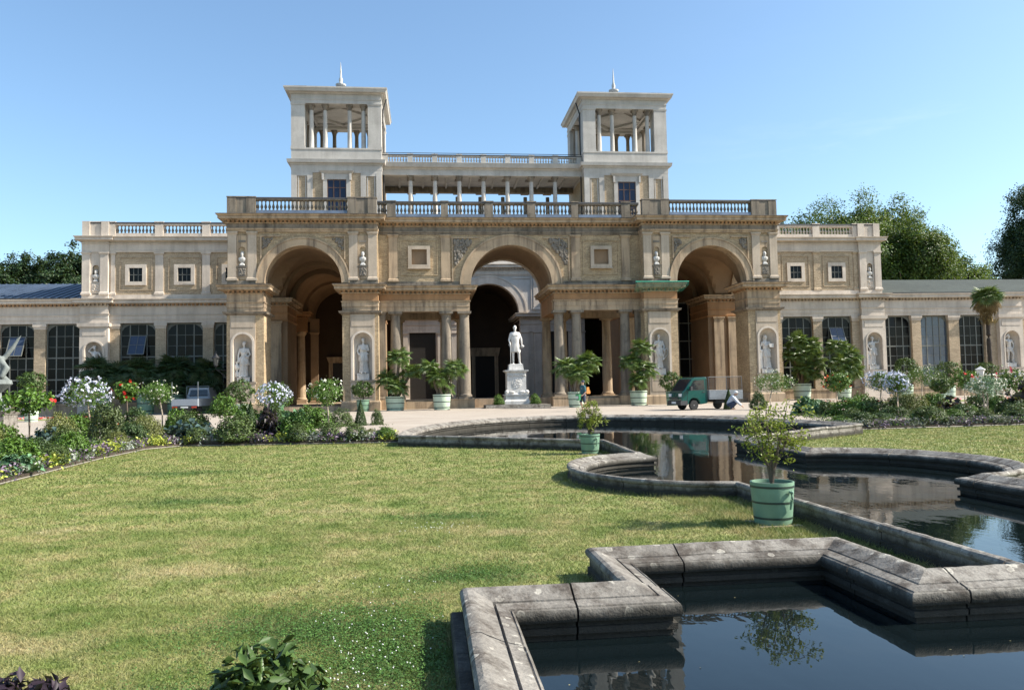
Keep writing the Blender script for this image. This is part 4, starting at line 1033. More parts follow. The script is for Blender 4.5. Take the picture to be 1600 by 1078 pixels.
for s0, s1 in zip(bounds[:-1], bounds[1:]):
    st = [at_s(s0+.007)]+[(pts[i], mit[i]) for i in range(len(pts)) if s0+.007 < cum[i] < s1-.007]+[at_s(s1-.007)]
    # rings between the corners, so that edges can be worn and a little uneven
    ss = [s0+.007]+[cum[i] for i in range(len(pts)) if s0+.007 < cum[i] < s1-.007]+[s1-.007]
    full = [st[0]]
    for q in range(len(ss)-1):
        y_ = st[q][0][1]; nn = int((ss[q+1]-ss[q])/(.11 if y_ < 8 else .3))
        for j in range(1, nn+1):
            sj = ss[q]+(ss[q+1]-ss[q])*j/(nn+1)
            if min(abs(sj-c) for c in sharp) > .38: full.append(at_s(sj))
        full.append(st[q+1])
    st = full
    m = MB(); n = len(prof); jz = cr.uniform(-.006, .006); tilt = cr.uniform(-.012, .012)
    for (p, mm) in st:
        d = dz_at(p[1]); wob = cr.uniform(-.0025, .0025); chip = cr.random() < .10
        m.v += [(p[0]+mm[0]*o_, p[1]+mm[1]*o_, z+jz+(d+tilt*(o_-.15) if z > -.5 else 0)+(wob+cr.uniform(-.0016, .0016) if z > .05 else 0)-(.010*cr.random() if chip and .09 < z < .16 and o_ < .02 else 0)) for o_, z in prof]
    for k in range(len(st)-1):
        for i in range(n-1): m.f.append((k*n+i, (k+1)*n+i, (k+1)*n+i+1, k*n+i+1))
    m.f.append(tuple(range(n))); m.f.append(tuple(range(len(st)*n-1, (len(st)-1)*n-1, -1)))
    m.build('coping_stone', M['coping'], rim, (6.2, 14, 0), True, angle=.45)
# stepped footing on the lawn side of the nearest arm
for a, b in ((-1.2, 1.4), (1.41, 3.6), (3.61, 5.45)):
    MB().slab(.13, .22, a, b, -.1, .10, 0, 0).slab(.13, .22, a, b, .10, .115, 0, -.012).build('footing_stone', M['coping'], rim, (6.2, 14, 0))

# ---- grass blades and clover heads
rng = np.random.default_rng(11)
pool_out = offset_poly(.36)
def scatter(x0, x1, y0, y1, dens):
    n = int((x1-x0)*(y1-y0)*dens); X = rng.uniform(x0, x1, n); Y = rng.uniform(y0, y1, n)
    # only where the lens or a small step to the side can see it
    k = (X > -.8*Y-1.6) & (X < .8*Y+.8) & ~inside(pool_out, X, Y) & ~inside(bedL, X, Y) & ~inside(bedR, X, Y) & inside(lawn_outer, X, Y)
    return X[k], Y[k]
def blades(X, Y, h, w):
    n = len(X); H = h*rng.uniform(.5, 1.35, n); a = rng.uniform(0, 2*PI, n); wd = w*rng.uniform(.7, 1.3, n); ln = rng.uniform(.2, 1.7, n)*H; b = rng.uniform(0, 2*PI, n)
    Z = np.zeros(n)
    v0 = np.stack([X-np.cos(a)*wd, Y-np.sin(a)*wd, Z], 1); v1 = np.stack([X+np.cos(a)*wd, Y+np.sin(a)*wd, Z], 1); v2 = np.stack([X+np.cos(b)*ln, Y+np.sin(b)*ln, H], 1)
    return np.stack([v0, v1, v2], 1).reshape(-1, 3)
Vs = []
for (x0, x1, y0, y1, d, h, w) in ((-5.5, 2, 3.0, 6.5, 8600, .022, .0027), (-7.8, 5, 6.5, 10, 3600, .024, .004), (-8.4, 5, 10, 15, 1300, .028, .0065), (-8.4, 5, 15, 26.2, 500, .032, .011), (8.5, 30, 8, 26.5, 420, .034, .012), (3.3, 4.6, 5.3, 12, 3000, .05, .004)):
    X, Y = scatter(x0, x1, y0, y1, d); Vs.append(blades(X, Y, h, w))
V = np.concatenate(Vs); F = np.arange(len(V)).reshape(-1, 3)
o = bpy.data.objects.new('grass', npmesh('grass', V, F, M['blade'])); link(o); tag(o, 'short sunlit lawn grass with dry straw coloured patches', 'grass', kind='stuff')
print('blades', len(F))
# longer tufts, ragged blades along the coping, and clover leaves
Vs = []
n = 170; X = rng.uniform(-6, 3.5, n); Y = 3.6+10*rng.random(n)**1.5
k = (X > -.7*Y) & ~inside(pool_out, X, Y) & ~inside(bedL, X, Y); X, Y = X[k], Y[k]
for x, y in zip(X, Y):
    m = rng.integers(14, 40); Vs.append(blades(x+rng.normal(0, .05, m), y+rng.normal(0, .04, m), rng.uniform(.035, .065), .003))
edge = offset_poly(.35)
for a, b in zip(edge[:-1], edge[1:]):
    L = math.hypot(b[0]-a[0], b[1]-a[1]); d = 260 if min(a[1], b[1]) < 12 else 90
    if min(a[1], b[1]) > 21: continue
    m = int(L*d); t = rng.random(m); nx, ny = -(b[1]-a[1])/L, (b[0]-a[0])/L; o_ = np.abs(rng.normal(0, .035, m))
    Vs.append(blades(a[0]+(b[0]-a[0])*t+nx*o_, a[1]+(b[1]-a[1])*t+ny*o_, .062 if d > 100 else .07, .0032 if d > 100 else .006))
V = np.concatenate(Vs); F = np.arange(len(V)).reshape(-1, 3)
o = bpy.data.objects.new('grass', npmesh('grass_tufts', V, F, M['blade'])); link(o); tag(o, 'longer grass tufts scattered over the lawn and along the pool coping', 'grass', kind='stuff')
M['clover_leaf'] = leafmat('clover_leaves', (.065, .14, .028), .4, .6, .2, .3)
P = []
for cx, cy, rx, ry, n in ((-.75, 5.6, .9, .55, 5600), (-.2, 4.9, .6, 1.1, 8200), (.3, 7.0, .55, .4, 2000), (.25, 10.2, .7, .3, 1800), (-1.2, 4.3, .6, .4, 2500)):
    P.append(np.stack([rng.normal(cx, rx*.6, n), rng.normal(cy, ry*.6, n), rng.uniform(.012, .032, n)], 1))
P = np.concatenate(P); P = P[~inside(pool_out, P[:, 0], P[:, 1])]; P = P[~((P[:, 0] > .1) & (P[:, 1] < 6.6))]
V, F = leaves(P, rng.normal(size=P.shape)*.35+np.array([0, 0, 1.]), .0145, .0135, rng, .06)
o = inst('clover_leaves', npmesh('clover_leaves', V, F, M['clover_leaf'])); tag(o, 'dark green clover patches in the near lawn', 'clover', kind='stuff')
M['white_petal'] = leafmat('white_petals', (.80, .80, .76), .08, .6, .2, .2)
P = []
for cx, cy, rx, ry, n in ((-.35, 5.0, .55, 1.2, 130), (-.45, 4.2, .45, .6, 80), (.1, 9.3, .55, .35, 60), (-.3, 6.6, .6, .8, 40)):
    for i in range(n):
        x, y = rng.normal(cx, rx*.5), rng.normal(cy, ry*.5)
        if inside(pool_out, [x], [y])[0] or x > .1 and y < 7 or rng.random() < .3: continue
        P.append((x, y, rng.uniform(.022, .05)))
mb = MB()
for p in P: mb.ball(p, (.0052*rng.uniform(.6, 1.2),)*2+(.0045,), 5, 3)
o = mb.build('clover_heads', M['white_petal'], fix=False); tag(o, 'white clover heads dotted over the lawn near the pool wall', 'clover flowers', kind='stuff')

# fallen leaves and specks drifting on the water
n = 260; X = rng.uniform(.6, 7.7, n); Y = rng.uniform(3.4, 20, n); k = inside(offset_poly(-.03), X, Y); X, Y = X[k], Y[k]
V, F = leaves(np.stack([X, Y, np.full(len(X), ZW+.004)], 1), rng.normal(size=(len(X), 3))*.05+np.array([0, 0, 1.]), .016, .009, rng, .03)
o = inst('floating_leaves', npmesh('floating_leaves', V, F, leafmat('faded_floating_leaves', (.22, .19, .09), .4))); tag(o, 'small faded leaves drifting on the pool water', 'leaves', kind='stuff')

# ------------------------------------------------------------------ plants
LM = {
 'green': leafmat('fresh_green_leaves', (.080, .155, .020)),
 'olive': leafmat('olive_leaves', (.14, .155, .042)),
 'dark': leafmat('dark_green_leaves', (.042, .080, .020)),
 'variegated': leafmat('speckled_leaves', (.072, .110, .028), .7),
 'blue': leafmat('blue_green_kale_leaves', (.055, .095, .085), .35),
 'cabbage': leafmat('grey_green_kale_leaves', (.10, .20, .10), .35),
 'black': leafmat('black_purple_leaves', (.022, .013, .017), .5),
 'purple': leafmat('dark_purple_leaves', (.030, .020, .028), .4, .45, .1, .25),
 'bronze': leafmat('bronze_green_leaves', (.048, .085, .022), .5, .4, .12, .28),
 'rose': leafmat('rose_leaves', (.060, .085, .024)),
 'tree': leafmat('tree_leaves', (.072, .13, .020), .55, .5, .32),
 'tree_dark': leafmat('dark_tree_leaves', (.028, .058, .018), .4, .5, .2),
 'tree_mid': leafmat('mid_tree_leaves', (.058, .108, .018), .55, .5, .3),
 'clip': leafmat('clipped_laurel_leaves', (.055, .10, .020), .5),
 'citrus': leafmat('young_yellow_green_leaves', (.20, .245, .035), .4, .45, .35),
 'red_leaf': leafmat('crimson_leaves', (.22, .015, .02), .4),
 'silver': leafmat('silver_leaves', (.30, .32, .28), .3), 'lilac': leafmat('purple_edging_leaves', (.17, .12, .18), .4), 'lime': leafmat('lime_leaves', (.42, .46, .08), .3),
 'frond': leafmat('palm_frond_leaves', (.105, .17, .034), .35, .42, .3, .5), 'frond_dry': leafmat('dry_palm_fronds', (.22, .15, .06), .35),
 'frond_shade': leafmat('shaded_palm_frond_leaves', (.03, .065, .022), .3, .45, .2),  # shade in front of the left wing put into the frond colour
}
FL = {'white': leafmat('cream_flowers', (.72, .70, .60), .1, .6, .2, .2), 'blue': leafmat('lavender_flowers', (.60, .61, .74), .15, .6, .2, .2), 'red': leafmat('red_flowers', (.60, .025, .02), .25, .5, .15),
      'orange': leafmat('orange_flowers', (.70, .10, .02), .3, .5, .15), 'pink': leafmat('pink_flowers', (.62, .04, .10), .3, .5, .15)}
M['bark'] = plain('grey_brown_bark', (.12, .09, .065), .9, var=.35, scale=14, bmp=.6)
M['bark_dark'] = plain('dark_fibrous_palm_bark', (.045, .034, .026), .95, var=.4, scale=16, bmp=.6)
M['bark_pale'] = plain('pale_thin_stem', (.32, .26, .20), .8, var=.2, scale=20)
M['mint'] = plain('mint_green_paint', (.15, .255, .175), .5, var=.16, scale=5, bmp=.15)
M['mint_pale'] = plain('pale_mint_paint', (.46, .56, .44), .5, var=.06, scale=3)
M['hoop'] = plain('dark_green_hoop', (.022, .038, .028), .45)
M['terrace_wood'] = plain('bare_plank', (.38, .30, .20), .8, scale=9)
rng = np.random.default_rng(2)
PR = {}
def shrub_mesh(t, k):
    if (t, k) in PR: return PR[(t, k)]
    r = np.random.default_rng(sum(map(ord, t))*7+k)
    rad = (.5, .5, .5)
    if t in ('cabbage', 'blue', 'black'):
        c, d = crown_pts(r, 46, rad, .35, .25); c[:, 2] = np.abs(c[:, 2])*.9+.05
        P = np.repeat(c, 7, 0)+r.normal(size=(46*7, 3))*.045; N = np.repeat(d, 7, 0)*.5+np.array([0, 0, .9])+r.normal(size=(46*7, 3))*.55
        V, F = leaves(P, N, .20, .13, r, .22)
    elif t == 'cone':
        n = 3200; z = r.random(n)**1.5; a = r.uniform(0, 6.28, n); q = (1-z**1.4)*.5*(.75+.25*r.random(n))
        P = np.stack([q*np.cos(a), q*np.sin(a), z], 1); N = np.stack([np.cos(a), np.sin(a), np.full(n, .35)], 1)+r.normal(size=(n, 3))*.5
        V, F = leaves(P, N, .075, .04, r)
    elif t in ('bronze', 'purple'):
        c, d = crown_pts(r, 85, (.5, .5, .5), .6, .1); c[:, 2] = np.abs(c[:, 2])
        n = 85*6; P = np.repeat(c, 6, 0)+r.normal(size=(n, 3))*.04; N = np.repeat(d, 6, 0)*.6+np.array([0, 0, .55])+r.normal(size=(n, 3))*.5
        V, F = leaves(P, N, .175, .078, r, .15)
    else:
        n = {'olive': 6000, 'variegated': 5200, 'green': 4200, 'rose': 2600, 'dark': 4600}[t]; L = {'olive': .05, 'variegated': .06, 'green': .075, 'rose': .075, 'dark': .065}[t]
        V, F = clumped(r, n//14, 14, (.47, .47, .47), .042, L, L*.55, .70, .14, .35, jit=.6)
        V[:, 2] = np.where(V[:, 2] < -.1, V[:, 2]*.3-.07, V[:, 2]); V[:, 2] = (V[:, 2]+.2)/.72
        PR[(t, k)] = npmesh('shrub', V, F, LM[t]); return PR[(t, k)]
    PR[(t, k)] = npmesh('shrub', V, F, LM[t] if t != 'cone' else LM['dark']); return PR[(t, k)]
SHRUBS = [
('olive', 'olive green rounded shrub beside the gap showing pale gravel, left bed', -10.68, 24.5, 0.92, 1.16, 0.1),
('rose', 'loose rose bush with a few orange buds under the lavender standard', -10.08, 26.5, 1.22, 1.28, 0.1),
('olive', 'pale olive shrub under the white flowering standard, left bed', -8.73, 26, 0.86, 1.02, 0.1),
('green', 'bright green leafy mound behind the lime edging of the left bed', -8.6, 17.6, 1.05, 0.72, 0.1),
('cabbage', 'grey green kale with frilled leaves at the left edge of the photo', -8.55, 15.6, 1.0, 0.74, 0.1),
('green', 'mid green clump just right of the bright mound, left bed', -8.7, 20.6, 0.85, 0.66, 0.1),
('dark', 'dark purple leaved shrub between two olive shrubs, left bed', -8.96, 25.6, 0.83, 0.8, 0.1),
('olive', 'small olive shrub in front of the purple leaved one, left bed', -8.75, 23.6, 0.79, 0.49, 0.1),
('blue', 'spreading blue green kale left of the speckled dark shrub', -7.54, 26.4, 1.51, 0.73, 0.1),
('green', 'leafy green shrub in front of the white pickup truck', -8.71, 29, 0.97, 1.01, 0.1),
('green', 'yellow green clump at the foot of the white pickup truck', -8.43, 30, 0.83, 0.79, 0.1),
('variegated', 'speckled dark shrub between blue kale and black kale, left bed', -6.0, 25.9, 1.4, 0.82, 0.1),
('black', 'almost black leaved kale near the middle of the left bed', -5.02, 26.2, 0.9, 0.98, 0.1),
('green', 'tall fresh green mound right of the black kale', -4.16, 26.0, 1.26, 0.86, 0.1),
('variegated', 'small variegated mound in front of the tall green mound', -4.01, 25.4, 0.67, 0.52, 0.1),
('cabbage', 'silver green cabbage mound behind the tall green mound', -5.06, 29.5, 1.47, 0.91, 0.1),
('green', 'low green hedge clump behind the white standard of the archway', -4.15, 31.2, 1.17, 0.87, 0.1),
('variegated', 'dark green clump beside the cone topiary near the gravel path', -3.47, 32, 1.15, 0.79, 0.1),
('variegated', 'small dark clump right of the cone topiary by the gravel path', -2.05, 32.7, 0.46, 0.83, 0.1),
('variegated', 'round dark shrub at the tip of the left bed next to the lawn', -2.27, 25.3, 0.72, 0.48, 0.1),
('green', 'small green plant near the corner of the far basin wall', -1.33, 25.3, 0.62, 0.4, 0.1),
('olive', 'tiny olive plant behind the round shrub at the bed tip', -1.84, 25.8, 0.45, 0.35, 0.1),
('variegated', 'low dark speckled plant at the left end of the bed front row', -8.35, 18.9, 0.75, 0.46, 0.1),
('cabbage', 'silver kale overhanging the lower left lawn edge', -8.2, 16.9, 0.7, 0.48, 0.1),
('blue', 'blue green kale behind the bright green mound, left bed', -10.0, 22.5, 0.82, 0.6, 0.1),
('olive', 'brownish olive mound near the left photo edge, second row', -9.9, 19.5, 1.0, 0.75, 0.1),
('variegated', 'speckled mound behind the kale at the left photo edge', -9.6, 17.2, 0.95, 0.7, 0.1),
('dark', 'dark mound between the two rows at far left', -9.8, 21.0, 0.9, 0.6, 0.1),
('cabbage', 'pale green cabbage mound behind the right end of the basin rim', 15.92, 32.30, 1.25, 1.04, 0.1),
('variegated', 'brownish green clump right of the pale cabbage mound', 16.24, 31.21, 0.95, 0.73, 0.1),
('green', 'broad green clump under the orange flowering standard', 16.79, 30.13, 1.76, 0.89, 0.1),
('green', 'round green bush at the left front corner of the right bed', 14.06, 26.00, 0.77, 0.36, 0.1),
('variegated', 'round dark bush behind the front corner bush of the right bed', 15.17, 27.23, 0.91, 0.55, 0.1),
('variegated', 'brown tinted bush right of the two round bushes, right bed', 15.71, 26.22, 0.70, 0.26, 0.1),
('dark', 'dark leaved clump behind the slim lavender standard', 17.40, 28.32, 1.12, 0.60, 0.1),
('olive', 'airy olive bush standing behind the big dense bush, right bed', 19.73, 30.85, 1.17, 1.13, 0.1),
('variegated', 'largest dense leafy bush in the right bed', 17.28, 26.07, 1.22, 0.66, 0.1),
('black', 'dark red coleus mound with crimson leaves, right bed', 19.56, 27.96, 1.23, 0.78, 0.1),
('variegated', 'tall dense bush right of the dark red coleus', 19.47, 26.22, 0.73, 0.49, 0.1),
('green', 'bright green clump between coleus and dense bush', 20.23, 28.10, 0.83, 0.59, 0.1),
('variegated', 'wide low bush behind the purple edging, far right', 20.95, 26.36, 1.20, 0.45, 0.1),
('black', 'big dark bronze leaves at the right edge of the photo', 22.74, 28.68, 1.32, 1.06, 0.1),
('green', 'light green clump behind the white standard, right bed', 23.61, 30.85, 1.00, 0.84, 0.1),
('green', 'pale green grassy clump near the grass verge, right bed', 21.51, 31.58, 1.09, 0.88, 0.1),
('dark', 'low dark filler bush between brown bush and largest bush', 16.40, 27.38, 1.13, 0.37, 0.1),
('dark', 'dark filler bush behind the tall dense bush, right bed', 18.44, 27.67, 1.12, 0.49, 0.1),
('olive', 'yellowish bush at the right photo edge, front row', 22.59, 26.51, 1.04, 0.46, 0.1),
('dark', 'dark bushy shrub next to the crouching gardener', 17.13, 40, 0.9, 0.95, 0.25),
('cone', 'thin cone topiary standing behind the crouching gardener', 16.25, 41.9, 0.6, 1.12, 0.25),
('cone', 'dark cone topiary at the left pier, behind the black kale', -6.23, 29, 0.6, 1.22, 0.1),
('cone', 'small cone topiary beside the gravel path', -2.69, 32.4, 0.55, 1.16, 0.1),
('green', 'leafy green shrub behind the hibiscus with one red bloom', -11.4, 27.2, 1.2, 0.95, 0.1),
('variegated', 'dense speckled green shrub below the lavender standard nearest the left edge', -11.6, 29.8, 1.3, 1.15, 0.1),
('dark', 'broad dark green shrub below the small red hibiscus standard', -9.9, 28.4, 1.2, 1.1, 0.1),
('variegated', 'bushy speckled green shrub under the round leafy standard', -7.9, 27.9, 1.2, 1.0, 0.1),
('green', 'loose green shrub behind the round leafy standard', -6.7, 30.4, 1.3, 1.1, 0.1),
('dark', 'loose dark green shrub under the lavender standard at the left pier', -5.4, 28.2, 1.2, 1.1, 0.1),
('olive', 'leafy olive shrub in the back row before the left pier', -6.1, 32.2, 1.3, 1.0, 0.1),
('green', 'broad green shrub between grey kale and pale gravel, left bed', -10.9, 21.6, 1.1, 0.85, 0.1),
('dark', 'broad dark green shrub at the back of the left bed near its lower end', -11.2, 18.8, 1.1, 0.8, 0.1),
('variegated', 'broad speckled green shrub at the inner corner of the left bed', -7.2, 25.9, 0.7, 0.5, 0.1),
('variegated', 'loose speckled green shrub between the slim white standard and the bed tip', -3.1, 25.6, 0.8, 0.55, 0.1),
('variegated', 'tall speckled green shrub in the middle of the left bed row', -9.4, 22.0, 0.9, 0.7, 0.1),
('olive', 'dense olive shrub under the first white standard', -9.2, 26.9, 1.0, 0.85, 0.1),
('green', 'rounded green shrub in the back row beside the archway opening', -4.9, 33.0, 1.2, 0.95, 0.1),
('cabbage', 'rounded pale green plant behind the pale cabbage mound at the basin end', 16.6, 32.4, 1.3, 0.95, 0.1),
('green', 'broad green plant below the orange flowering standard, right side', 18.2, 32.0, 1.4, 1.0, 0.1),
('variegated', 'leafy speckled green plant below the bushy lavender standard', 19.6, 31.4, 1.3, 0.95, 0.1),
('green', 'tall green plant left of the dense white standard', 21.2, 31.6, 1.3, 1.0, 0.1),
('variegated', 'tall speckled green plant right of the dense white standard', 23.4, 31.6, 1.4, 1.0, 0.1),
('green', 'dense green plant below the pink and lavender standard', 25.4, 31.4, 1.4, 1.05, 0.1),
('variegated', 'dense speckled green plant in the middle row left of the olive bush', 17.4, 29.6, 1.3, 0.8, 0.1),
('dark', 'rounded dark green plant in the middle row behind the wide low bush', 22.4, 28.4, 1.3, 0.8, 0.1),
('green', 'leafy green plant right of the big bronze leaves', 24.0, 29.0, 1.2, 0.8, 0.1),
('dark', 'rounded dark green plant in front of the red coleus, second row', 19.3, 27.2, 1.1, 0.65, 0.1),
('variegated', 'broad speckled green plant right of the wide low bush in the front row', 21.3, 26.9, 1.1, 0.65, 0.1),
('dark', 'dense dark green plant between the corner bushes and the largest bush', 15.0, 26.4, 0.9, 0.5, 0.1),
('green', 'leafy green plant in the front row right of the largest bush', 18.6, 26.6, 0.8, 0.5, 0.1),
('bronze', 'glossy bronze leaved bush in the lower left foreground', -0.84, 4.28, 0.58, 0.29, 0.0),
('purple', 'dark purple leaved bush cut by the lower left corner', -2.06, 4.3, 0.46, 0.20, 0.0),
]
for i, (t, lab, x, y, w, h, z) in enumerate(SHRUBS):
    if t in ('bronze', 'purple'): sc = (w, w, h/.5)
    elif t in ('cabbage', 'blue', 'black'): sc = (w, w, h/.55)
    else: sc = (w, w, h)
    nm = {'cone': 'cone_topiary', 'cabbage': 'kale_plant', 'blue': 'kale_plant', 'black': 'dark_leaved_plant'}.get(t, 'shrub')
    o = inst(nm, shrub_mesh(t, 0 if t == 'cone' else i % 3), None, (x, y, z), (0, 0, random.Random(i).uniform(0, 6.28)), sc)
    tag(o, lab, 'topiary' if t == 'cone' else 'shrub', 'cone topiaries' if t == 'cone' else ('bushes at the lower photo edge' if y < 6 else 'shrubs in the flower beds'))
    if t == 'black' and x > 10 or t == 'rose':
        r = np.random.default_rng(i); c, d = crown_pts(r, 14 if t == 'rose' else 26, (.45*w, .45*w, .8*h), .8, .1); c[:, 2] = np.abs(c[:, 2])+.1
        V, F = leaves(c, d+r.normal(size=c.shape)*.3, .07 if t == 'rose' else .17, .07 if t == 'rose' else .1, r)
        if t == 'black': q = inst('crimson_leaves', npmesh('crimson_leaves', V, F, LM['red_leaf']), None, (0, 0, 0))
        else: q = inst('buds', npmesh('buds', V, F, FL['orange']), None, (0, 0, 0))
        q.parent = o; q.scale = (1/sc[0], 1/sc[1], 1/sc[2]); q['kind'] = 'stuff'

# standards on thin stems
STD = [
('big', 'red1', 'hibiscus standard with large leaves and one red bloom, far left', -11.06, 23.5, 1.48, 1.15, 1.89, 0.15, 0.04),
('fine', 'blue', 'lavender blue standard nearest the far left hibiscus', -11.57, 28.5, 1.49, 1.18, 2.2, 0.15, 0.13),
('big', 'red', 'small red hibiscus standard between lavender and white standards', -10.79, 30, 0.9, 1.41, 2.14, 0.15, 0.04),
('fine', 'white', 'white flowering standard left of the white pickup truck', -9.39, 29, 1.29, 1.26, 2.1, 0.15, 0.17),
('green', 'none', 'round leafy standard without flowers in front of the white pickup', -6.92, 28, 1.07, 0.75, 1.59, 0.15, 0.14),
('fine', 'blue', 'lavender blue standard in front of the left archway pier', -5.71, 30.5, 1.39, 0.96, 2.03, 0.15, 0.2),
('fine', 'white', 'white flowering standard in front of the left archway opening', -3.25, 25.9, 1.2, 1.18, 2.04, 0.1, 0.09),
('fine', 'white', 'white speckled standard right of the green flatbed truck', 14.85, 33, 1.7, 1.13, 2.18, 0.25, -0.2),
('big', 'orange', 'orange flowering standard in front of the two big palms', 19.38, 36, 1.34, 1.15, 2.09, 0.25, -0.1),
('fine', 'blue', 'bushy lavender standard left of the slim trunked one, right bed', 18.58, 31, 1.22, 1.2, 2.04, 0.15, -0.1),
('fine', 'blue', 'pale lavender standard on a slim light trunk, right bed', 18.16, 29.2, 0.97, 1.06, 1.93, 0.15, -0.06),
('fine', 'white', 'cream flowering standard in front of the pale blue window', 24.93, 38, 1.62, 1.33, 2.37, 0.25, -0.04),
('big', 'red', 'red hibiscus standard right of the topiary balls', 26.54, 37, 1.29, 1.2, 2.09, 0.25, -0.06),
('white', 'white', 'dense white standard on a forked trunk, right bed', 21.46, 28.8, 1.46, 0.9, 1.77, 0.15, 0.01),
('big', 'pink', 'standard with pink and lavender blooms at the right edge', 26.75, 34, 1.46, 1.04, 2.04, 0.25, 0.16),
]
for i, (lf, fl, lab, x, y, w, z0, z1, zg, ln) in enumerate(STD):
    r = np.random.default_rng(40+i)
    t = empty('standard_tree', (x+ln, y, zg), lab, 'flowering tree' if fl != 'none' else 'small tree', 'standard trees in the flower beds')
    h = z1-z0; zc = (z0+z1)/2-zg
    k = MB()
    forks = ((0, 0),) if lf != 'white' else ((-.05, 0), (.06, .03))
    for fx, fy in forks:
        k.tube([(fx, fy, -.05), (fx*1.5, fy, zc*.5), (-ln*.6+fx*2, fy, zc-h*.2)], [.032, .026, .022], 7)
    for q in range(7):
        d = r.normal(size=3); d /= np.linalg.norm(d)
        k.tube([(-ln*.6, 0, zc-h*.28), (-ln+d[0]*w*.18, d[1]*w*.18, zc+abs(d[2])*h*.1), (-ln+d[0]*w*.36, d[1]*w*.36, zc+d[2]*h*.3)], [.016, .011, .005], 5)
    k.build('trunk', M['bark_pale'] if lf != 'big' or i > 3 else M['bark'], t, smooth=True)
    Lf = {'big': (.13, .085), 'fine': (.062, .034), 'green': (.075, .042), 'white': (.06, .034)}[lf]
    nc, per = {'big': (95, 9), 'fine': (150, 17), 'green': (160, 15), 'white': (150, 15)}[lf]
    V, F = clumped(r, nc, per, (w*.45, w*.45, h*.45), w*.05, Lf[0], Lf[1], .35, .25, .35, jit=.9)
    V += np.array([-ln, 0, zc])
    inst('crown', npmesh('crown', V, F, LM['green'] if lf != 'white' else LM['cabbage']), t)
    if fl != 'none':
        n, sz = {'white': (62, .062), 'blue': (230, .08), 'red': (11, .12), 'red1': (2, .10), 'orange': (20, .13), 'pink': (14, .17)}[fl]
        if lf == 'white': n = 230
        c, d = crown_pts(r, n, (w*.5, w*.5, h*.5), .82, .2)
        c[:, 2] += .04*h
        if fl == 'red1': c = np.array([[w*.5, -.1, -h*.02], [w*.47, -.16, 0]])[:n]; d = np.array([[.3, -1, .3]]*n)
        P = np.repeat(c, 3, 0)+r.normal(size=(n*3, 3))*sz*.22; N = np.repeat(d, 3, 0)+r.normal(size=(n*3, 3))*.6
        V, F = leaves(P, N, sz, sz*.8, r, .1); V += np.array([-ln, 0, zc])
        q = inst('blossoms', npmesh('blossoms', V, F, FL[fl if fl != 'red1' else 'red']), t); q['kind'] = 'stuff'
        if fl == 'pink':
            c, d = crown_pts(r, 120, (w*.5, w*.5, h*.5), .85, .2); V, F = leaves(c, d+r.normal(size=c.shape)*.5, .07, .06, r); V += np.array([-ln, 0, zc]); q = inst('blossoms', npmesh('blossoms', V, F, FL['blue']), t); q['kind'] = 'stuff'

def tub_parts(t, r, h, paint, hoops=3, seg=28, handle=False):
    pr = [(r*.84, 0), (r*.86, .02), (r, h-.015), (r*1.0, h), (r*.94, h), (r*.93, h-.06), (0.001, h-.065)]
    MB().lathe(pr, n=seg).build('tub', M[paint], t, smooth=True, angle=.5)
    MB().lathe([(r*.93, h-.07), (r*.4, h-.055), (.001, h-.05)], n=16, cap=False).build('soil', M['soil'], t)
    for k in range(hoops):
        f = (k+.35)/(hoops-.3) if hoops == 3 else (.06, .36, .80)[k]
        f = min(.9, f); q = r*(.85+.15*f)
        MB().lathe([(q*1.0, h*f), (q*1.022, h*f), (q*1.026, h*f+h*.05), (q*1.004, h*f+h*.05)], n=seg).build('hoop', M['hoop'], t, smooth=True, angle=.5)
    return t
# clipped balls in tubs
BALLS = [
('clipped round tree in a pale tub at the far left, by the dark windows', -22.42, 48, 1.48, 1.83, 3.07, 0.78, 0.77, 'mint_pale'),
('clipped round tree in a pale tub below the statue with the vase', -11.82, 52, 1.81, 0.96, 2.58, 0.71, 1.17, 'mint_pale'),
('small clipped round tree in a green tub below the second statue', -4.39, 55, 1.72, 1.23, 2.27, 0.8, 0.88, 'mint'),
('clipped round tree in a green tub left of the flatbed truck', 16.57, 53, 1.75, 1.17, 2.57, 0.96, 0.85, 'mint'),
('clipped round tree behind the cream flowering standard', 35.5, 56, 1.77, 1.99, 3.37, 1.07, 0.9, 'mint_pale'),
('clipped round tree beside the pale blue window, right of the cream standard', 38.85, 56, 2.0, 1.55, 3.08, 0.96, 0.9, 'mint_pale'),
('low clipped ball in front of the larger round tree, right bed', 30.7, 45, 1.23, 0.87, 1.76, 0.55, 0.58, 'mint_pale'),
('clipped round tree beside the palm trunk at the right', 42.68, 57, 1.85, 1.39, 2.96, 0.85, 0.92, 'mint_pale'),
]
for i, (lab, x, y, w, z0, z1, th, tw_, paint) in enumerate(BALLS):
    t = empty('clipped_tree', (x, y, .25), lab, 'topiary', 'clipped round trees in tubs'); r = np.random.default_rng(70+i)
    tub_parts(t, tw_/2, th, paint, 3, 18)
    k = MB().tube([(0, 0, th-.1), (.03, 0, z0-.25), (0, 0, (z0+z1)/2-.25)], [.06, .05, .045], 7); k.build('trunk', M['bark'], t, smooth=True)
    V, F = clumped(r, 150, 12, (w*.46, w*.46, (z1-z0)*.46), .06, .13, .07, .72, .09, .2, jit=.6); V[:, 2] += (z0+z1)/2-.25
    inst('crown', npmesh('crown', V, F, LM['clip']), t)

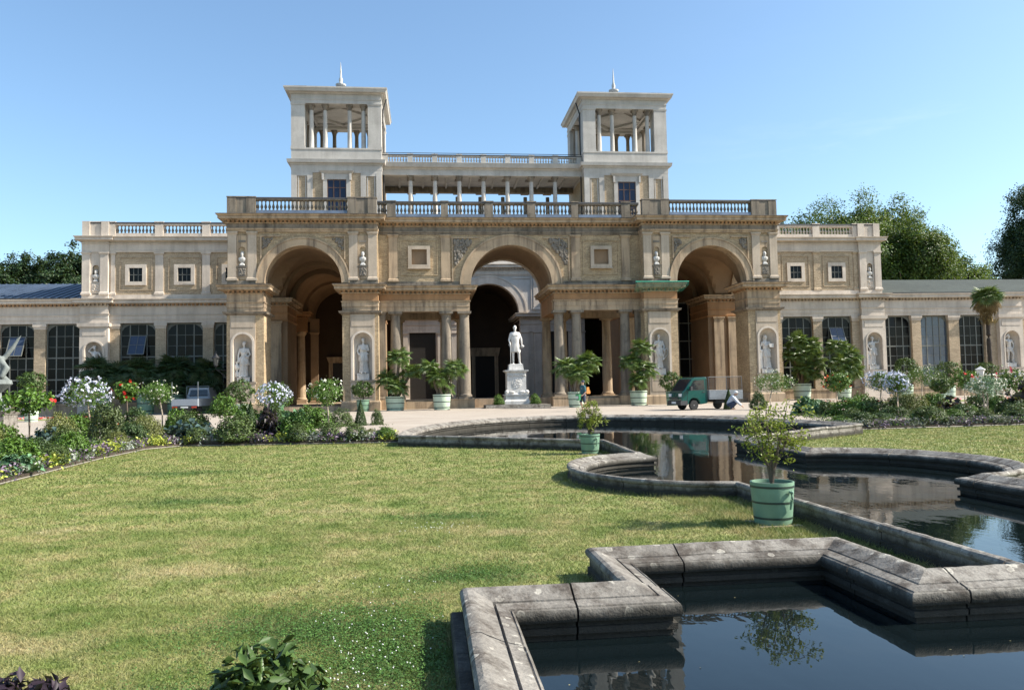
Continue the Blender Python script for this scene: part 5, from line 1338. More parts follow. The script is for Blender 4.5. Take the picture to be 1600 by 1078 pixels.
# the two near potted shrubs
def potted(x, y, r, h, lab, w, z0, z1, seed, nleaf, plank=True):
    t = empty('potted_shrub', (x, y, 0.02), lab, 'potted shrub', 'green tubs on the lawn by the pool'); g = np.random.default_rng(seed)
    tub_parts(t, r, h, 'mint', 3)
    k = MB()
    k.tube([(r*.45, -r*.93, h*.80), (r*.47, -r*1.03, h*.79), (r*.47, -r*1.04, h*.62), (r*.44, -r*.93, h*.38)], [.013, .018, .017, .012], 7); k.tube([(r*.38, -r*.97, h*.8), (r*.47, -r*1.07, h*.78), (r*.56, -r*.90, h*.8)], .016, 7); k.build('handle', M['mint'], t, smooth=True)
    k = MB(); H = z1
    tips = []
    base = (0, 0, h-.06)
    n_l = 9
    for i in range(n_l):
        a = i*2.4+g.uniform(-.4, .4); sp = g.uniform(.35, 1)*w*.42; zz = z0+(z1-z0)*(.25+.7*i/n_l)
        p1 = (math.cos(a)*.035, math.sin(a)*.035, h+(z0-h)*.45); p2 = (math.cos(a)*sp*.5, math.sin(a)*sp*.5, z0-.08+.3*(zz-z0)); p3 = (math.cos(a)*sp, math.sin(a)*sp, zz)
        k.tube([base, p1, p2, p3], [.017, .014, .009, .003], 6); tips += [p3]
        for q in range(1, 7):
            b = g.normal(size=3); b /= np.linalg.norm(b); s0 = np.array(p2)*(1-q/6)+np.array(p3)*q/6; e = s0+b*np.array([.16, .16, .13])*w/.65
            k.tube([tuple(s0), tuple((s0+e)/2+np.array([0, 0, .01])), tuple(e)], [.006, .004, .002], 5); tips.append(tuple(e))
    k.build('stem', M['bark'], t, smooth=True)
    tp = np.array(tips); per = nleaf//len(tp)
    P = np.repeat(tp, per, 0)+g.normal(size=(len(tp)*per, 3))*w*.055
    N = g.normal(size=P.shape)*.8+np.array([.1, -.1, .7])
    V, F = leaves(P, N, .05, .023, g, .12, .2); inst('crown', npmesh('crown', V, F, LM['citrus']), t)
    if plank:
        MB().box(-r*1.0, r*1.0, -r*.95, -r*.55, -.02, 0.0).box(-r*1.0, r*1.0, r*.5, r*.95, -.02, 0.0).build('plank', M['terrace_wood'], t)
potted(3.89, 8.80, .243, .47, 'sparse young shrub in a green hooped tub, nearest on the lawn', .72, .80, 1.42, 5, 1500)
potted(3.85, 18.9, .24, .46, 'small potted shrub in a green tub beside the far basin corner', .62, .62, 1.30, 8, 2200)

# fan palms
def frond_mesh(seed, mat, nl=21, span=135, fold=48):
    g = np.random.default_rng(seed); V = []; F = []
    pet = .50; cb, sb = math.cos(R(fold)), math.sin(R(fold))
    def tri(a, b, c): V.extend([a, b, c]); F.append((len(V)-3, len(V)-2, len(V)-1))
    def bl(x, y, z): return (pet+x*cb+z*sb, y, .03-x*sb+z*cb)
    for sx in (-.014, .014): tri((0, sx, 0), (pet, 0, .03), (0, -sx, -.014))
    for i in range(nl):
        a = R(-span+2*span*i/(nl-1)); ln = .60*(1-.12*abs(a)/2.3)*g.uniform(.85, 1.05); w = .027
        dx, dy = math.cos(a), math.sin(a); px, py = -dy*w, dx*w; dr = g.uniform(.0, .10)
        b = bl(0, 0, 0); md = bl(dx*ln*.55, dy*ln*.55, .05); tp = bl(dx*ln, dy*ln, -dr)
        m0 = bl(dx*ln*.55+px, dy*ln*.55+py, .02); m1 = bl(dx*ln*.55-px, dy*ln*.55-py, .02)
        tri(b, m0, md); tri(b, md, m1); tri(md, m0, tp); tri(md, tp, m1)
    return npmesh('frond', V, F, mat)
FM = [frond_mesh(q, LM['frond'], fold=f) for q, f in ((1, 12), (2, 30), (6, 50))]; FMD = [frond_mesh(q, LM['frond_shade'], fold=30) for q in (3, 4)]; FMX = [frond_mesh(5, LM['frond_dry'], fold=35)]
def add_fronds(t, g, c, n, size, meshes, lo=-35, hi=80, spread=.12):
    n = int(n*1.6); size *= .92
    for i in range(n):
        az = i*2.39996+g.uniform(-.3, .3); el = R(lo+(hi-lo)*((i+.5)/n)**.9+g.uniform(-8, 8)); s = size*g.uniform(.85, 1.15)
        inst('frond', meshes[i % len(meshes)], t, (c[0]+math.cos(az)*spread, c[1]+math.sin(az)*spread, c[2]+g.uniform(-spread, spread)), Euler((g.uniform(-.5, .5), -el, az), 'XYZ'), s)
PALMS = [
('tall two tiered palm in a green tub left of the archway columns', -2.09, 55.5, 3.02, 1.13, 4.53, -2.25, 1.34, 0.97, [((.15, 0, 3.5), 22, .95), ((-.65, .1, 2.0), 22, .95), ((.9, .1, 2.5), 20, .9), ((0, -.4, 1.5), 20, .85)], 0),
('yellowish palm in a green tub between the archway columns', 0.97, 54.7, 3.18, 1.25, 3.92, 0.94, 1.23, 1.05, [((-.85, 0, 2.75), 22, .9), ((.85, 0, 2.65), 26, 1.0), ((-.2, -.3, 2.1), 22, .9), ((.2, .4, 1.5), 10, .8)], 0),
('broad spreading palm behind the person with the orange backpack', 10.12, 53.5, 3.58, 1.08, 4.17, 10.03, 1.16, 1.05, [((-.75, 0, 2.6), 26, 1.05), ((.75, .1, 2.85), 26, 1.05), ((0, -.5, 2.1), 24, .95)], 0),
('tall dense palm beside the statue with the harp', 14.83, 55.3, 2.88, 1.25, 4.97, 14.84, 1.24, 1.04, [((.35, 0, 3.9), 22, .95), ((-.5, 0, 2.9), 24, .95), ((.5, -.2, 2.4), 24, 1.0), ((-.1, -.5, 1.6), 20, .85)], 0),
('largest palm in a striped tub in front of the right windows', 30.46, 62, 3.6, 1.46, 6.05, 30.26, 1.45, 1.31, [((-.5, 0, 4.6), 26, 1.1), ((.6, 0, 4.2), 26, 1.15), ((-.9, -.3, 3.3), 26, 1.1), ((.8, -.3, 2.9), 24, 1.1), ((0, -.6, 3.6), 20, 1.0), ((-.4, -.6, 2.2), 22, 1.0), ((.5, -.6, 1.9), 20, .9)], 0),
('leaning bushy palm beside the statue with the raised arm', 32.81, 60, 3.2, 1.25, 5.46, 32.73, 1.16, 1.0, [((-.5, 0, 4.0), 26, 1.05), ((.5, -.1, 3.2), 26, 1.1), ((-.6, -.4, 2.8), 24, 1.0), ((.1, -.5, 2.1), 22, 1.0), ((.8, -.1, 2.1), 20, .95), ((-.6, -.3, 1.8), 16, .8)], 0),
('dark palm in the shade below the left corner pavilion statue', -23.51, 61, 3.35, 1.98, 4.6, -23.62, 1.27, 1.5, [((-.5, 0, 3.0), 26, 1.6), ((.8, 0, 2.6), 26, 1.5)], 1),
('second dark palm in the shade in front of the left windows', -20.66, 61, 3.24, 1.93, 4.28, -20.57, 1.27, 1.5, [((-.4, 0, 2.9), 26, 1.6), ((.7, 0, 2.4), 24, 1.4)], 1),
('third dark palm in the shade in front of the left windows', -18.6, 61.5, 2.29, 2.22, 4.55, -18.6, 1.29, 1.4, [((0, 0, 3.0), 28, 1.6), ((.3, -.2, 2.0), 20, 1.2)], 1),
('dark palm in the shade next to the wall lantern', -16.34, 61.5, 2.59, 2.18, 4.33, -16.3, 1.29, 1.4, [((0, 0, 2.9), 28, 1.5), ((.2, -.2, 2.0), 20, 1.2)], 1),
]
for i, (lab, x, y, w, z0, z1, tx, tw_, th, crowns, dk) in enumerate(PALMS):
    t = empty('potted_palm', (x, y, .25), lab, 'palm', 'potted palms in front of the palace'); g = np.random.default_rng(100+i)
    off = tx-x
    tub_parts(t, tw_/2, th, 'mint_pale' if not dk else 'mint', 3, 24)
    for o in t.children: o.location.x = off
    k = MB()
    for c, n, s in crowns:
        k.tube([(off+c[0]*.2, c[1]*.2, th-.1), (off*.5+c[0]*.6, c[1]*.6, (th+c[2])*.5), c], [.11, .10, .09], 8)
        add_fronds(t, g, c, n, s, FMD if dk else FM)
    k.build('trunk', M['bark'], t, smooth=True)
    for a, b in ((-.38, -.3), (.38, -.3), (0, .4)):
        q = MB().box(off+a*tw_-.07, off+a*tw_+.07, b*tw_-.07, b*tw_+.07, 0, .06).build('foot', M['hoop'], t)
    t.location.z = .25
# tall fan palm at the right
t = empty('tall_palm', (45.29, 60, .25), 'tall slim fan palm with a shaggy dark trunk before the right hall', 'palm'); g = np.random.default_rng(9)
k = MB(); zz = np.linspace(0, 7.6, 24)
k.tube([(.02*math.sin(q), 0, q) for q in zz], [.2-.008*q+.025*(i % 2) for i, q in enumerate(zz)], 10); k.build('trunk', M['bark_dark'], t)
V, F = leaves(np.stack([rng.normal(0, .22, 500), rng.normal(0, .22, 500), 5.9+1.5*rng.random(500)], 1), rng.normal(size=(500, 3))*np.array([1, 1, .1]), .5, .06, rng, .1, 2.5)
inst('trunk_fibre', npmesh('trunk_fibre', V, F, LM['frond_dry']), t)['kind'] = 'stuff'
add_fronds(t, g, (0, 0, 7.9), 34, 1.3, FM, -25, 75, .12); add_fronds(t, g, (0, 0, 7.7), 30, 1.2, FMX, -70, -15, .15)

# edging and ground cover (uncountable)
def band(poly, off, lab, mats, seed, w=.35, per_m=26, h=.11):
    r = np.random.default_rng(seed)
    bins = {m: [] for m in mats}
    for a, b in zip(poly[:-1], poly[1:]):
        L = math.hypot(b[0]-a[0], b[1]-a[1]); nx, ny = -(b[1]-a[1])/L, (b[0]-a[0])/L
        n = int(L*per_m)
        for i in range(n):
            t = r.random(); d = off+r.random()*w; x, y = a[0]+(b[0]-a[0])*t+nx*d, a[1]+(b[1]-a[1])*t+ny*d
            q = math.sin(t*L*2.1+a[0]*3)+.8*math.sin(t*L*4.3+a[1])+r.normal()*.25
            m = mats[0] if q < -.35 else (mats[1] if q < .55 else mats[2])
            c = np.array([x, y, .09+h*r.random()]); P = c+r.normal(size=(11, 3))*np.array([.08, .08, .06]); N = r.normal(size=(11, 3))*.6+np.array([0, 0, .7])
            bins[m].append(leaves(P, N, .10, .055, r))
    for m in mats:
        if not bins[m]: continue
        V, F = merge(bins[m]); o = inst(m+'_edging_plants', npmesh(m+'_edging_plants', V, F, LM[m]))
        tag(o, lab % {'silver': 'low silver leaved', 'lilac': 'low purple leaved', 'lime': 'low lime yellow'}[m], 'bedding plants', kind='stuff')
band(bedL[1:9], .05, '%s edging plants along the front of the left flower bed', ('silver', 'lilac', 'lime'), 5, .45, 42, .2)
band(bedR[0:4], .05, '%s edging plants along the front of the right flower bed', ('silver', 'lilac', 'silver'), 6, .45, 42, .17)
def cover(poly, n, mat, lab, seed, h):
    r = np.random.default_rng(seed); xs = [p[0] for p in poly]; ys = [p[1] for p in poly]
    X = r.uniform(min(xs), max(xs), n*2); Y = r.uniform(min(ys), max(ys), n*2); k = inside(poly, X, Y); X, Y = X[k][:n], Y[k][:n]
    n = len(X); P = np.repeat(np.stack([X, Y, np.full(n, .12)+h*r.random(n)], 1), 10, 0)+r.normal(size=(n*10, 3))*np.array([.13, .13, .05])
    V, F = leaves(P, r.normal(size=P.shape)*.6+np.array([0, 0, .8]), .075, .04, r); o = inst('bed_foliage', npmesh('bed_foliage', V, F, LM[mat])); tag(o, lab, 'bedding plants', kind='stuff')
cover(bedL[:], 3000, 'dark', 'dark low foliage filling the left flower bed', 8, .14); cover(bedL[:], 900, 'green', 'fresh green low foliage in the left flower bed', 9, .2)
cover(bedR[:], 3400, 'dark', 'dark low foliage filling the right flower bed', 10, .14); cover(bedR[:], 1000, 'green', 'fresh green low foliage in the right flower bed', 12, .2)
# grass verges with red bedding in front of the halls
for x0, x1, y0, y1, lab in ((-34, -19.5, 50, 52.5, 'left'), (24, 50, 47, 50.5, 'right')):
    o = MB().box(x0, x1, y0, y1, .1, .27).build('grass_verge', M['lawn']); o['kind'] = 'structure'
    r = np.random.default_rng(3); n = 350; P = np.stack([r.uniform(x0, x1, n), r.uniform(y1-.8, y1-.1, n), .28+r.random(n)*.12], 1)
    V, F = leaves(P, r.normal(size=P.shape)*.5+np.array([0, -.3, .8]), .16, .1, r); o = inst('red_bedding', npmesh('red_bedding', V, F, FL['red'] if lab == 'left' else FL['pink'])); tag(o, 'strip of red bedding flowers on the %s grass verge before the hall' % lab, 'bedding plants', kind='stuff')

# background trees
def tree(x, y, top, w, lab, mat, seed, trunk=.5, shape=(1, 1), nc=230, per=95, base=.25, leaf=.38):
    r = np.random.default_rng(seed); t = empty('tree', (x, y, -.9), lab, 'tree', 'trees behind the palace'); H = top+.9; cz = H*(base+(1-base)/2)
    rad = np.array([w/2, w/2*.9, H*(1-base)/2])
    k = MB(); k.tube([(0, 0, 0), (.2, 0, H*.2), (-.1, .1, H*.45), (.1, 0, H*.7)], [trunk, trunk*.8, trunk*.6, trunk*.25], 10)
    ends = []
    for i in range(16):
        d = unit(r, 1)[0]; d[2] = abs(d[2])*.8-.1; z = H*r.uniform(.25, .6); e = np.array([0, 0, cz])+d*rad*.85
        k.tube([(0, 0, z), tuple(np.array([0, 0, z])*.5+e*.5+np.array([0, 0, .6])), tuple(e)], [trunk*.35, trunk*.2, trunk*.05], 6)
    k.build('trunk', M['bark'], t, smooth=True)
    lobes = unit(r, 18); lobes[:, 2] = np.abs(lobes[:, 2])*1.25-.4
    cs = [(np.zeros(3), .74), (np.array([.12, 0, .66]), .40), (np.array([-.3, 0, .58]), .38), (np.array([.42, 0, .5]), .36)]+[(d*r.uniform(.5, .7), r.uniform(.28, .42)) for d in lobes]
    bits = []
    for c, q in cs:
        m = max(8, int(nc*q*q*.9)); p, d = crown_pts(r, m, rad*q, .55, .22)
        P = np.repeat(p+c*rad, per, 0)+r.normal(size=(m*per, 3))*w*.032; N = np.repeat(d, per, 0)+np.array([0, 0, .5])+r.normal(size=(m*per, 3))*.7
        bits.append(leaves(P, N, leaf, leaf*.55, r))
    V, F = merge(bits); V[:, 2] += cz
    inst('crown', npmesh('crown', V, F, LM[mat]), t)
tree(-53.5, 112, 20.8, 10.5, 'dark tree at the far left edge behind the blue roof', 'tree_dark', 1)
tree(-46.5, 110, 21.0, 10.0, 'dark tree left of the left corner pavilion, above the blue roof', 'tree_dark', 2)
tree(-64, 118, 22, 12, 'dark tree beyond the left edge of the photo', 'tree_dark', 7, nc=160)
tree(63.5, 116, 29.6, 21, 'tallest leafy tree directly behind the right side hall', 'tree', 3, nc=300)
tree(72, 111, 25.5, 17, 'leafy tree right of the tallest one behind the right hall', 'tree_mid', 4, nc=240)
tree(72.8, 118, 29.8, 16, 'broad tree between the tallest tree and its right neighbour, behind the hall', 'tree', 12, nc=240)
tree(79.5, 112, 20.5, 13, 'lower spreading tree with thin outer branches behind the right hall', 'tree', 5, nc=190, per=80)
tree(53, 113, 25.5, 13, 'tree half hidden behind the right corner pavilion', 'tree_mid', 9, nc=170)
tree(102.5, 122, 34.5, 17, 'tall dark tree cut by the right edge of the photo', 'tree_dark', 6, base=.1, nc=330)

# ------------------------------------------------------------------ statues and people
def hand(extra, p, d, s=1.0):
    """five separate slightly curled fingers from the wrist p along d"""
    p = Vector(p); d = Vector(d).normalized(); a = d.cross(Vector((0, 1, .2))); a = a.normalized() if a.length > .01 else Vector((1, 0, 0)); c = a.cross(d)
    for k, (o, l) in enumerate(((-.028, .065), (-.009, .078), (.010, .072), (.027, .055))):
        b = p+d*.075*s+a*o*s
        extra.tube([b, b+d*l*.5*s+c*.008*s, b+d*l*.9*s+c*.025*s], [.0105*s, .009*s, .0065*s], 5)
    b = p+d*.02*s-a*.03*s; extra.tube([b, b-a*.03*s+d*.03*s+c*.01*s, b-a*.035*s+d*.06*s+c*.02*s], [.012*s, .011*s, .008*s], 5)
def head(m, c, s=1.0, turn=0, hair='bun'):
    x, y, z = c; st, ct = math.sin(turn), math.cos(turn)
    def o(a, b, h): return (x+(a*ct-b*st)*s, y+(a*st+b*ct)*s, z+h*s)
    m.ball(o(0, 0, .02), (.078*s, .095*s, .105*s), 12, 8); m.ball(o(0, -.02, -.05), (.058*s, .07*s, .07*s), 10, 6)
    m.ball(o(0, -.10, -.005), (.016*s, .022*s, .028*s), 6, 5); m.ball(o(0, -.082, -.055), (.026*s, .018*s, .012*s), 6, 4)
    for q in (-1, 1): m.ball(o(q*.032, -.082, .025), (.02*s, .012*s, .010*s), 6, 4); m.ball(o(q*.078, .005, .0), (.014*s, .022*s, .03*s), 6, 4)
    if hair == 'bun': m.ball(o(0, .03, .055), (.092*s, .098*s, .085*s), 12, 7); m.ball(o(0, .12, .05), .05*s, 8, 6)
    if hair == 'veil': m.ball(o(0, .035, .04), (.1*s, .105*s, .11*s), 12, 7); m.capsule(o(0, .08, 0), .09*s, o(0, .1, -.28), .11*s)
    if hair == 'short': m.ball(o(0, .02, .045), (.088*s, .10*s, .085*s), 12, 7)
    if hair == 'beard': m.ball(o(0, -.05, -.09), (.05*s, .055*s, .06*s), 10, 6); m.ball(o(0, .045, .02), (.084*s, .07*s, .07*s), 10, 6)
def robe(m, z0, z1, secs, folds=11, amp=.06, seed=0):
    """secs: (t, rx, ry, cx, cy, fold weight)"""
    n = 40; g = random.Random(seed); ph = [g.uniform(0, 6.28) for _ in range(3)]; v = []; f = []
    for t, rx, ry, cx, cy, w in secs:
        for k in range(n):
            a = 2*PI*k/n; q = 1+w*amp*(math.cos(folds*a+ph[0]+2*t)+.6*math.cos((folds-4)*a+ph[1]-3*t)+.5*math.cos(5*a+ph[2]))
            v.append((cx+rx*q*math.cos(a), cy+ry*q*math.sin(a), z0+(z1-z0)*t))
    m_ = len(secs)
    for i in range(m_-1):
        for k in range(n): f.append((i*n+k, i*n+(k+1) % n, (i+1)*n+(k+1) % n, (i+1)*n+k))
    f.append(tuple(range(n-1, -1, -1))); f.append(tuple(range((m_-1)*n, m_*n)))
    m.add(v, f)
def woman(m, ex, seed, lean=.03, arms=None, hair='bun', turn=0, mantle=True):
    k = lean
    robe(m, .04, 1.46, [(0, .25, .21, -k, 0, 1), (.06, .235, .19, -k, 0, 1.1), (.25, .20, .165, -k*.6, -.01, 1.1), (.42, .195, .165, 0, -.02, 1), (.56, .19, .15, k*.8, 0, .7), (.66, .14, .11, k*.6, 0, .35), (.76, .155, .12, k*.3, -.01, .25), (.86, .175, .125, 0, -.01, .2), (.95, .19, .10, 0, .01, .1), (1.0, .13, .075, 0, .01, 0)], seed=seed)
    if mantle: robe(m, .62, 1.05, [(0, .23, .20, .02, -.01, 1.3), (.4, .235, .2, .01, -.01, 1.2), (.8, .21, .17, 0, 0, 1), (1, .17, .13, 0, 0, .6)], 9, .09, seed+4); m.capsule((.2, -.05, .98), .075, (-.16, -.03, 1.38), .06)
    m.capsule((0, .01, 1.42), .06, (0, 0, 1.56), .052)
    for q in (-1, 1): m.ball((q*.07, -.10, 1.24), (.065, .06, .065), 8, 6); m.capsule((q*.1-k, -.16, .05), .045, (q*.11-k, -.24, .035), .03)
    head(m, (0, -.01, 1.66), 1.0, turn, hair)
    for sh, el, wr, dr in arms:
        m.capsule(sh, .062, el, .05); m.capsule(el, .048, wr, .032); m.capsule(wr, .032, tuple(Vector(wr)+Vector(dr).normalized()*.06), .036); hand(ex, wr, dr)
def man_body(m, ex, arms, legs, nude=True, turn=0, hair='short', torso_lean=0):
    t = torso_lean
    m.capsule((0, 0, .98), .14, (t*.5, 0, 1.12), .125, 10); m.capsule((t*.5, 0, 1.12), .13, (t, -.01, 1.33), .15, 10)
    m.capsule((t-.15, 0, 1.42), .075, (t+.15, 0, 1.42), .075); m.capsule((t, .01, 1.42), .06, (t, 0, 1.56), .054)
    for q in (-1, 1): m.ball((t+q*.07, -.105, 1.33), (.075, .05, .06), 8, 6); m.ball((q*.07, .09, .94), (.09, .08, .09), 8, 6)
    head(m, (t, -.01, 1.67), 1.0, turn, hair)
    for hp, kn, an, toe in legs:
        m.capsule(hp, .098, kn, .066, 10); m.capsule(kn, .062, an, .042); m.capsule(an, .042, toe, .03)
        kv, av = Vector(kn), Vector(an); c = kv.lerp(av, .3); m.ball((c.x, c.y+.02, c.z), (.058, .06, .12), 8, 6)
    for sh, el, wr, dr in arms:
        m.capsule(sh, .062, el, .048); m.capsule(el, .046, wr, .032); m.capsule(wr, .032, tuple(Vector(wr)+Vector(dr).normalized()*.06), .036); hand(ex, wr, dr)
D = (0, 0, -1)
def statue(x, y, z, scale, plinth, build, lab, seed=0, mat='marble', rz=0, vox=.02):
    t = empty('statue', (x, y, z), lab, 'statue', 'white marble statues' , rz=rz)
    pw, pd, ph = plinth
    if ph: MB().box(-pw/2, pw/2, -pd/2, pd/2, 0, ph-.04).slab(-pw/2, pw/2, -pd/2, pd/2, ph-.04, ph, .02, .0).build('plinth', M[mat], t)
    m, ex = MB(), MB(); build(m, ex)
    o = fuse(m, 'figure', M[mat], t, vox, 2, extra=ex); o.scale = (scale,)*3; o.location = (0, 0, ph-.02*scale)
    return t
YN = 57.42
def b1(m, ex):
    woman(m, ex, 1, .04, [((-.19, 0, 1.40), (-.27, -.02, 1.12), (-.26, -.10, .86), (0, -.1, -1)), ((.19, 0, 1.40), (.30, -.03, 1.14), (.20, -.14, 1.0), (-1, -.3, .1))], turn=-.4)
    m.lathe([(.10, 0), (.10, .22), (.06, .25), (.05, .30), (.13, .45), (.12, .56), (.06, .62), (.05, .68), (.09, .74)], (-.33, -.06, .04), 14)
def b2(m, ex): woman(m, ex, 2, -.03, [((-.19, 0, 1.40), (-.29, -.01, 1.14), (-.22, -.12, .98), (.4, -.3, -.3)), ((.19, 0, 1.40), (.27, -.04, 1.16), (.05, -.19, 1.18), (-1, -.1, .15))], turn=.3)
def b3(m, ex):
    woman(m, ex, 3, .03, [((-.19, 0, 1.40), (-.28, -.06, 1.18), (-.12, -.2, 1.30), (.5, -.2, .6)), ((.19, 0, 1.40), (.28, -.04, 1.14), (.22, -.18, .96), (.2, -.4, -.6))], turn=-.2)
    for a, b in (((.18, -.16, .45), (.45, -.14, .78)), ((.45, -.14, .78), (.40, -.14, 1.05)), ((.16, -.16, .45), (.30, -.18, 1.0)), ((.3, -.18, 1.0), (.4, -.14, 1.05))): m.capsule(a, .028, b, .024)
def b4(m, ex):
    woman(m, ex, 4, -.04, [((-.19, 0, 1.40), (-.30, .0, 1.15), (-.32, -.12, .98), (.1, -.5, -.3)), ((.19, 0, 1.40), (.27, -.06, 1.15), (.16, -.25, 1.16), (-.6, -.5, .3))], hair='veil', turn=.35)
    m.box(-.46, -.24, -.13, .10, .0, .94); m.box(-.48, -.22, -.15, .12, .94, 1.0); m.slab(.06, .32, -.30, -.26, 1.12, 1.32, 0, 0)
def b5(m, ex):
    woman(m, ex, 5, .05, [((-.19, 0, 1.40), (-.32, -.04, 1.22), (-.24, -.16, 1.02), (.4, -.2, -.4)), ((.19, 0, 1.42), (.36, -.04, 1.40), (.42, -.08, 1.66), (-.1, -.1, 1))], turn=.5)
    m.capsule((-.33, -.02, .1), .10, (-.32, -.02, .62), .085); m.ball((-.32, -.04, .84), .085, 10, 7); m.capsule((-.32, 0, .62), .08, (-.3, 0, .75), .05); m.capsule((-.25, -.06, .68), .035, (-.16, -.1, .9), .028)
def b6(m, ex):
    man_body(m, ex, [((-.17, 0, 1.42), (-.36, -.03, 1.52), (-.10, -.04, 1.80), (1, 0, .1)), ((.17, 0, 1.42), (.30, .02, 1.18), (.22, -.06, .98), (-.4, -.2, -.5))], [((-.085, 0, .95), (-.10, -.04, .52), (-.09, .02, .09), (-.11, -.14, .05)), ((.085, 0, .95), (.16, -.12, .54), (.15, -.02, .09), (.18, -.18, .05))], torso_lean=-.04, turn=.3)
    robe(m, .72, 1.0, [(0, .2, .15, .02, 0, 1.2), (.5, .19, .15, .01, 0, 1), (1, .155, .12, 0, 0, .6)], 9, .09, 3); m.capsule((.2, .05, .9), .07, (.24, .06, .15), .09); m.capsule((.24, .06, .1), .1, (.24, .06, .3), .09)
for u, z, f, lab in ((-19.03, 2.41, b1, 'white marble woman with a tall vase in the leftmost niche of the left arch'), (-10.79, 2.41, b2, 'white marble woman with arm across her waist, niche right of the left arch'),
                     (10.79, 2.41, b3, 'white marble woman holding a harp in the niche left of the right arch'), (19.03, 2.41, b4, 'white marble veiled woman reading a book beside a pillar, right arch niche')):
    statue(AX+u, YN, z, 1.42, (.86, .5, .48 if f in (b2, b3) else .34), f, lab)
for u, f, lab in ((31.9, b5, 'white marble woman raising one arm, niche of the right corner pavilion'), (44.6, b6, 'white marble male nude with arm over head, niche behind the tall palm'), (-31.9, b6, 'white marble figure half hidden by a dark palm, left corner niche')):
    statue(AX+u, YW+.10, 2.66, 1.40, (.86, .5, .36), f, lab, rz=0)

# the standing man on his carved pedestal
t = statue(AX+.05, 57.0, 3.32, 1.60, (.95, .85, .0), lambda m, ex: (
    man_body(m, ex, [((-.18, 0, 1.42), (-.27, .0, 1.14), (-.24, -.14, .96), (.0, -.3, -1)), ((.18, 0, 1.42), (.29, .03, 1.15), (.30, -.05, .90), (.1, -.2, -1))], [((-.085, 0, .95), (-.10, -.03, .52), (-.09, .02, .09), (-.12, -.14, .045)), ((.085, 0, .95), (.15, -.10, .53), (.19, -.02, .09), (.23, -.17, .045))], hair='beard'),
    robe(m, .58, 1.46, [(0, .23, .185, .01, 0, .5), (.2, .215, .17, .01, 0, .4), (.45, .175, .14, 0, 0, .15), (.7, .19, .145, 0, -.01, .1), (.9, .2, .125, 0, 0, 0), (1, .12, .08, 0, .01, 0)], 6, .08, 2),
    m.capsule((-.23, -.17, .93), .018, (-.23, -.2, .05), .014), m.ball((.32, -.08, .84), (.09, .07, .06)), m.box(-.28, .30, -.2, .2, -.02, .045)), 'white marble statue of a bearded man in a long coat on a carved pedestal')
k = MB(); zb = -3.32+.49
k.slab(-.92, .92, -.82, .82, zb, zb+.22, 0, 0).slab(-.92, .92, -.82, .82, zb+.22, zb+.32, 0, -.1).box(-.82, .82, -.72, .72, zb+.32, zb+.62).slab(-.86, .86, -.76, .76, zb+.62, zb+.70, .02, .04)
k.slab(-.70, .70, -.62, .62, zb+.70, zb+.80, .08, .0).box(-.68, .68, -.6, .6, zb+.80, zb+2.25).slab(-.68, .68, -.6, .6, zb+2.25, zb+2.33, .02, .1).slab(-.68, .68, -.6, .6, zb+2.33, zb+2.43, .16, .18).slab(-.5, .5, -.46, .46, zb+2.43, zb+2.70, .04, 0).box(-.5, .5, -.46, .46, zb+2.70, zb+2.84)
k.build('pedestal', M['marble'], t)
k = MB(); g_ = random.Random(4)
for q in range(26): a = g_.uniform(0, 6.28); r_ = g_.uniform(.05, .30); k.ball((r_*math.cos(a), -.61, zb+1.5+r_*math.sin(a)*1.1), (.06, .045, .08), 6, 5)
k.lathe([(.36, -.02), (.38, 0), (.36, .02)], n=20); ring_v = k.v[-60:]; k.v[-60:] = [(x, -.60+z*.8, zb+1.5+y*1.05) for x, y, z in ring_v]
for q in range(11): x = -.6+.12*q; k.ball((x, -.62, zb+2.12-.1*math.sin(PI*((q % 4)/4+.1))), (.07, .05, .06), 6, 5)
for s in (-1, 1):
    k.ball((s*.72, -.62, zb+.86), (.16, .14, .16), 10, 7); k.ball((s*.40, -.66, zb+.86), (.26, .08, .10), 10, 6)
k.build('carving', M['relief'] if False else M['marble'], t, smooth=True)
k = MB(); k.slab(-2.3, 2.3, -1.3, 1.3, .25, .47, 0, -.03); k.box(-1.3, 1.3, -1.1, 1.1, .47, .495)
o = k.build('statue_step', M['coping'], None, (0, 0, 0)); o.location = (AX+.05, 56.75, 0); tag(o, 'low stone step under the central statue pedestal', 'step')
for dx, lab in ((-1.25, 'small yellow green fern left of the statue pedestal'), (1.35, 'small fern right of the statue pedestal')):
    o = inst('small_plant', shrub_mesh('green', 1), None, (AX+dx, 56.2, .45), (0, 0, 1), (.9, .8, .75)); tag(o, lab, 'plant')

# fountain figure at the left edge of the photo
M['verdigris'] = stone('verdigris_bronze', (.20, .22, .21), (.05, .06, .055), .5, .6, blotch=2)
t = empty('bronze_figure', (-15.0, 29.6, .1), 'green bronze figure with a raised wing on a stone pedestal, far left', 'statue')
k = MB(); k.slab(-.52, .52, -.5, .5, 0, .12, .06, .06).box(-.5, .5, -.48, .48, .12, .92).slab(-.5, .5, -.48, .48, .92, 1.06, .02, .1); k.build('pedestal', M['coping'], t)
k = MB(); k.lathe([(.42, 1.06), (.45, 1.2), (.2, 1.35), (.16, 1.7), (.34, 1.85), (.5, 2.0), (.46, 2.14), (.2, 2.2)], n=16); k.build('stem', M['verdigris'], t, smooth=True)
m = MB(); m.capsule((0, 0, 2.2), .26, (-.05, 0, 2.8), .22, 10); m.capsule((-.05, 0, 2.8), .2, (-.15, -.05, 3.2), .13); head(m, (-.2, -.08, 3.42), 1.5, .5, 'short')
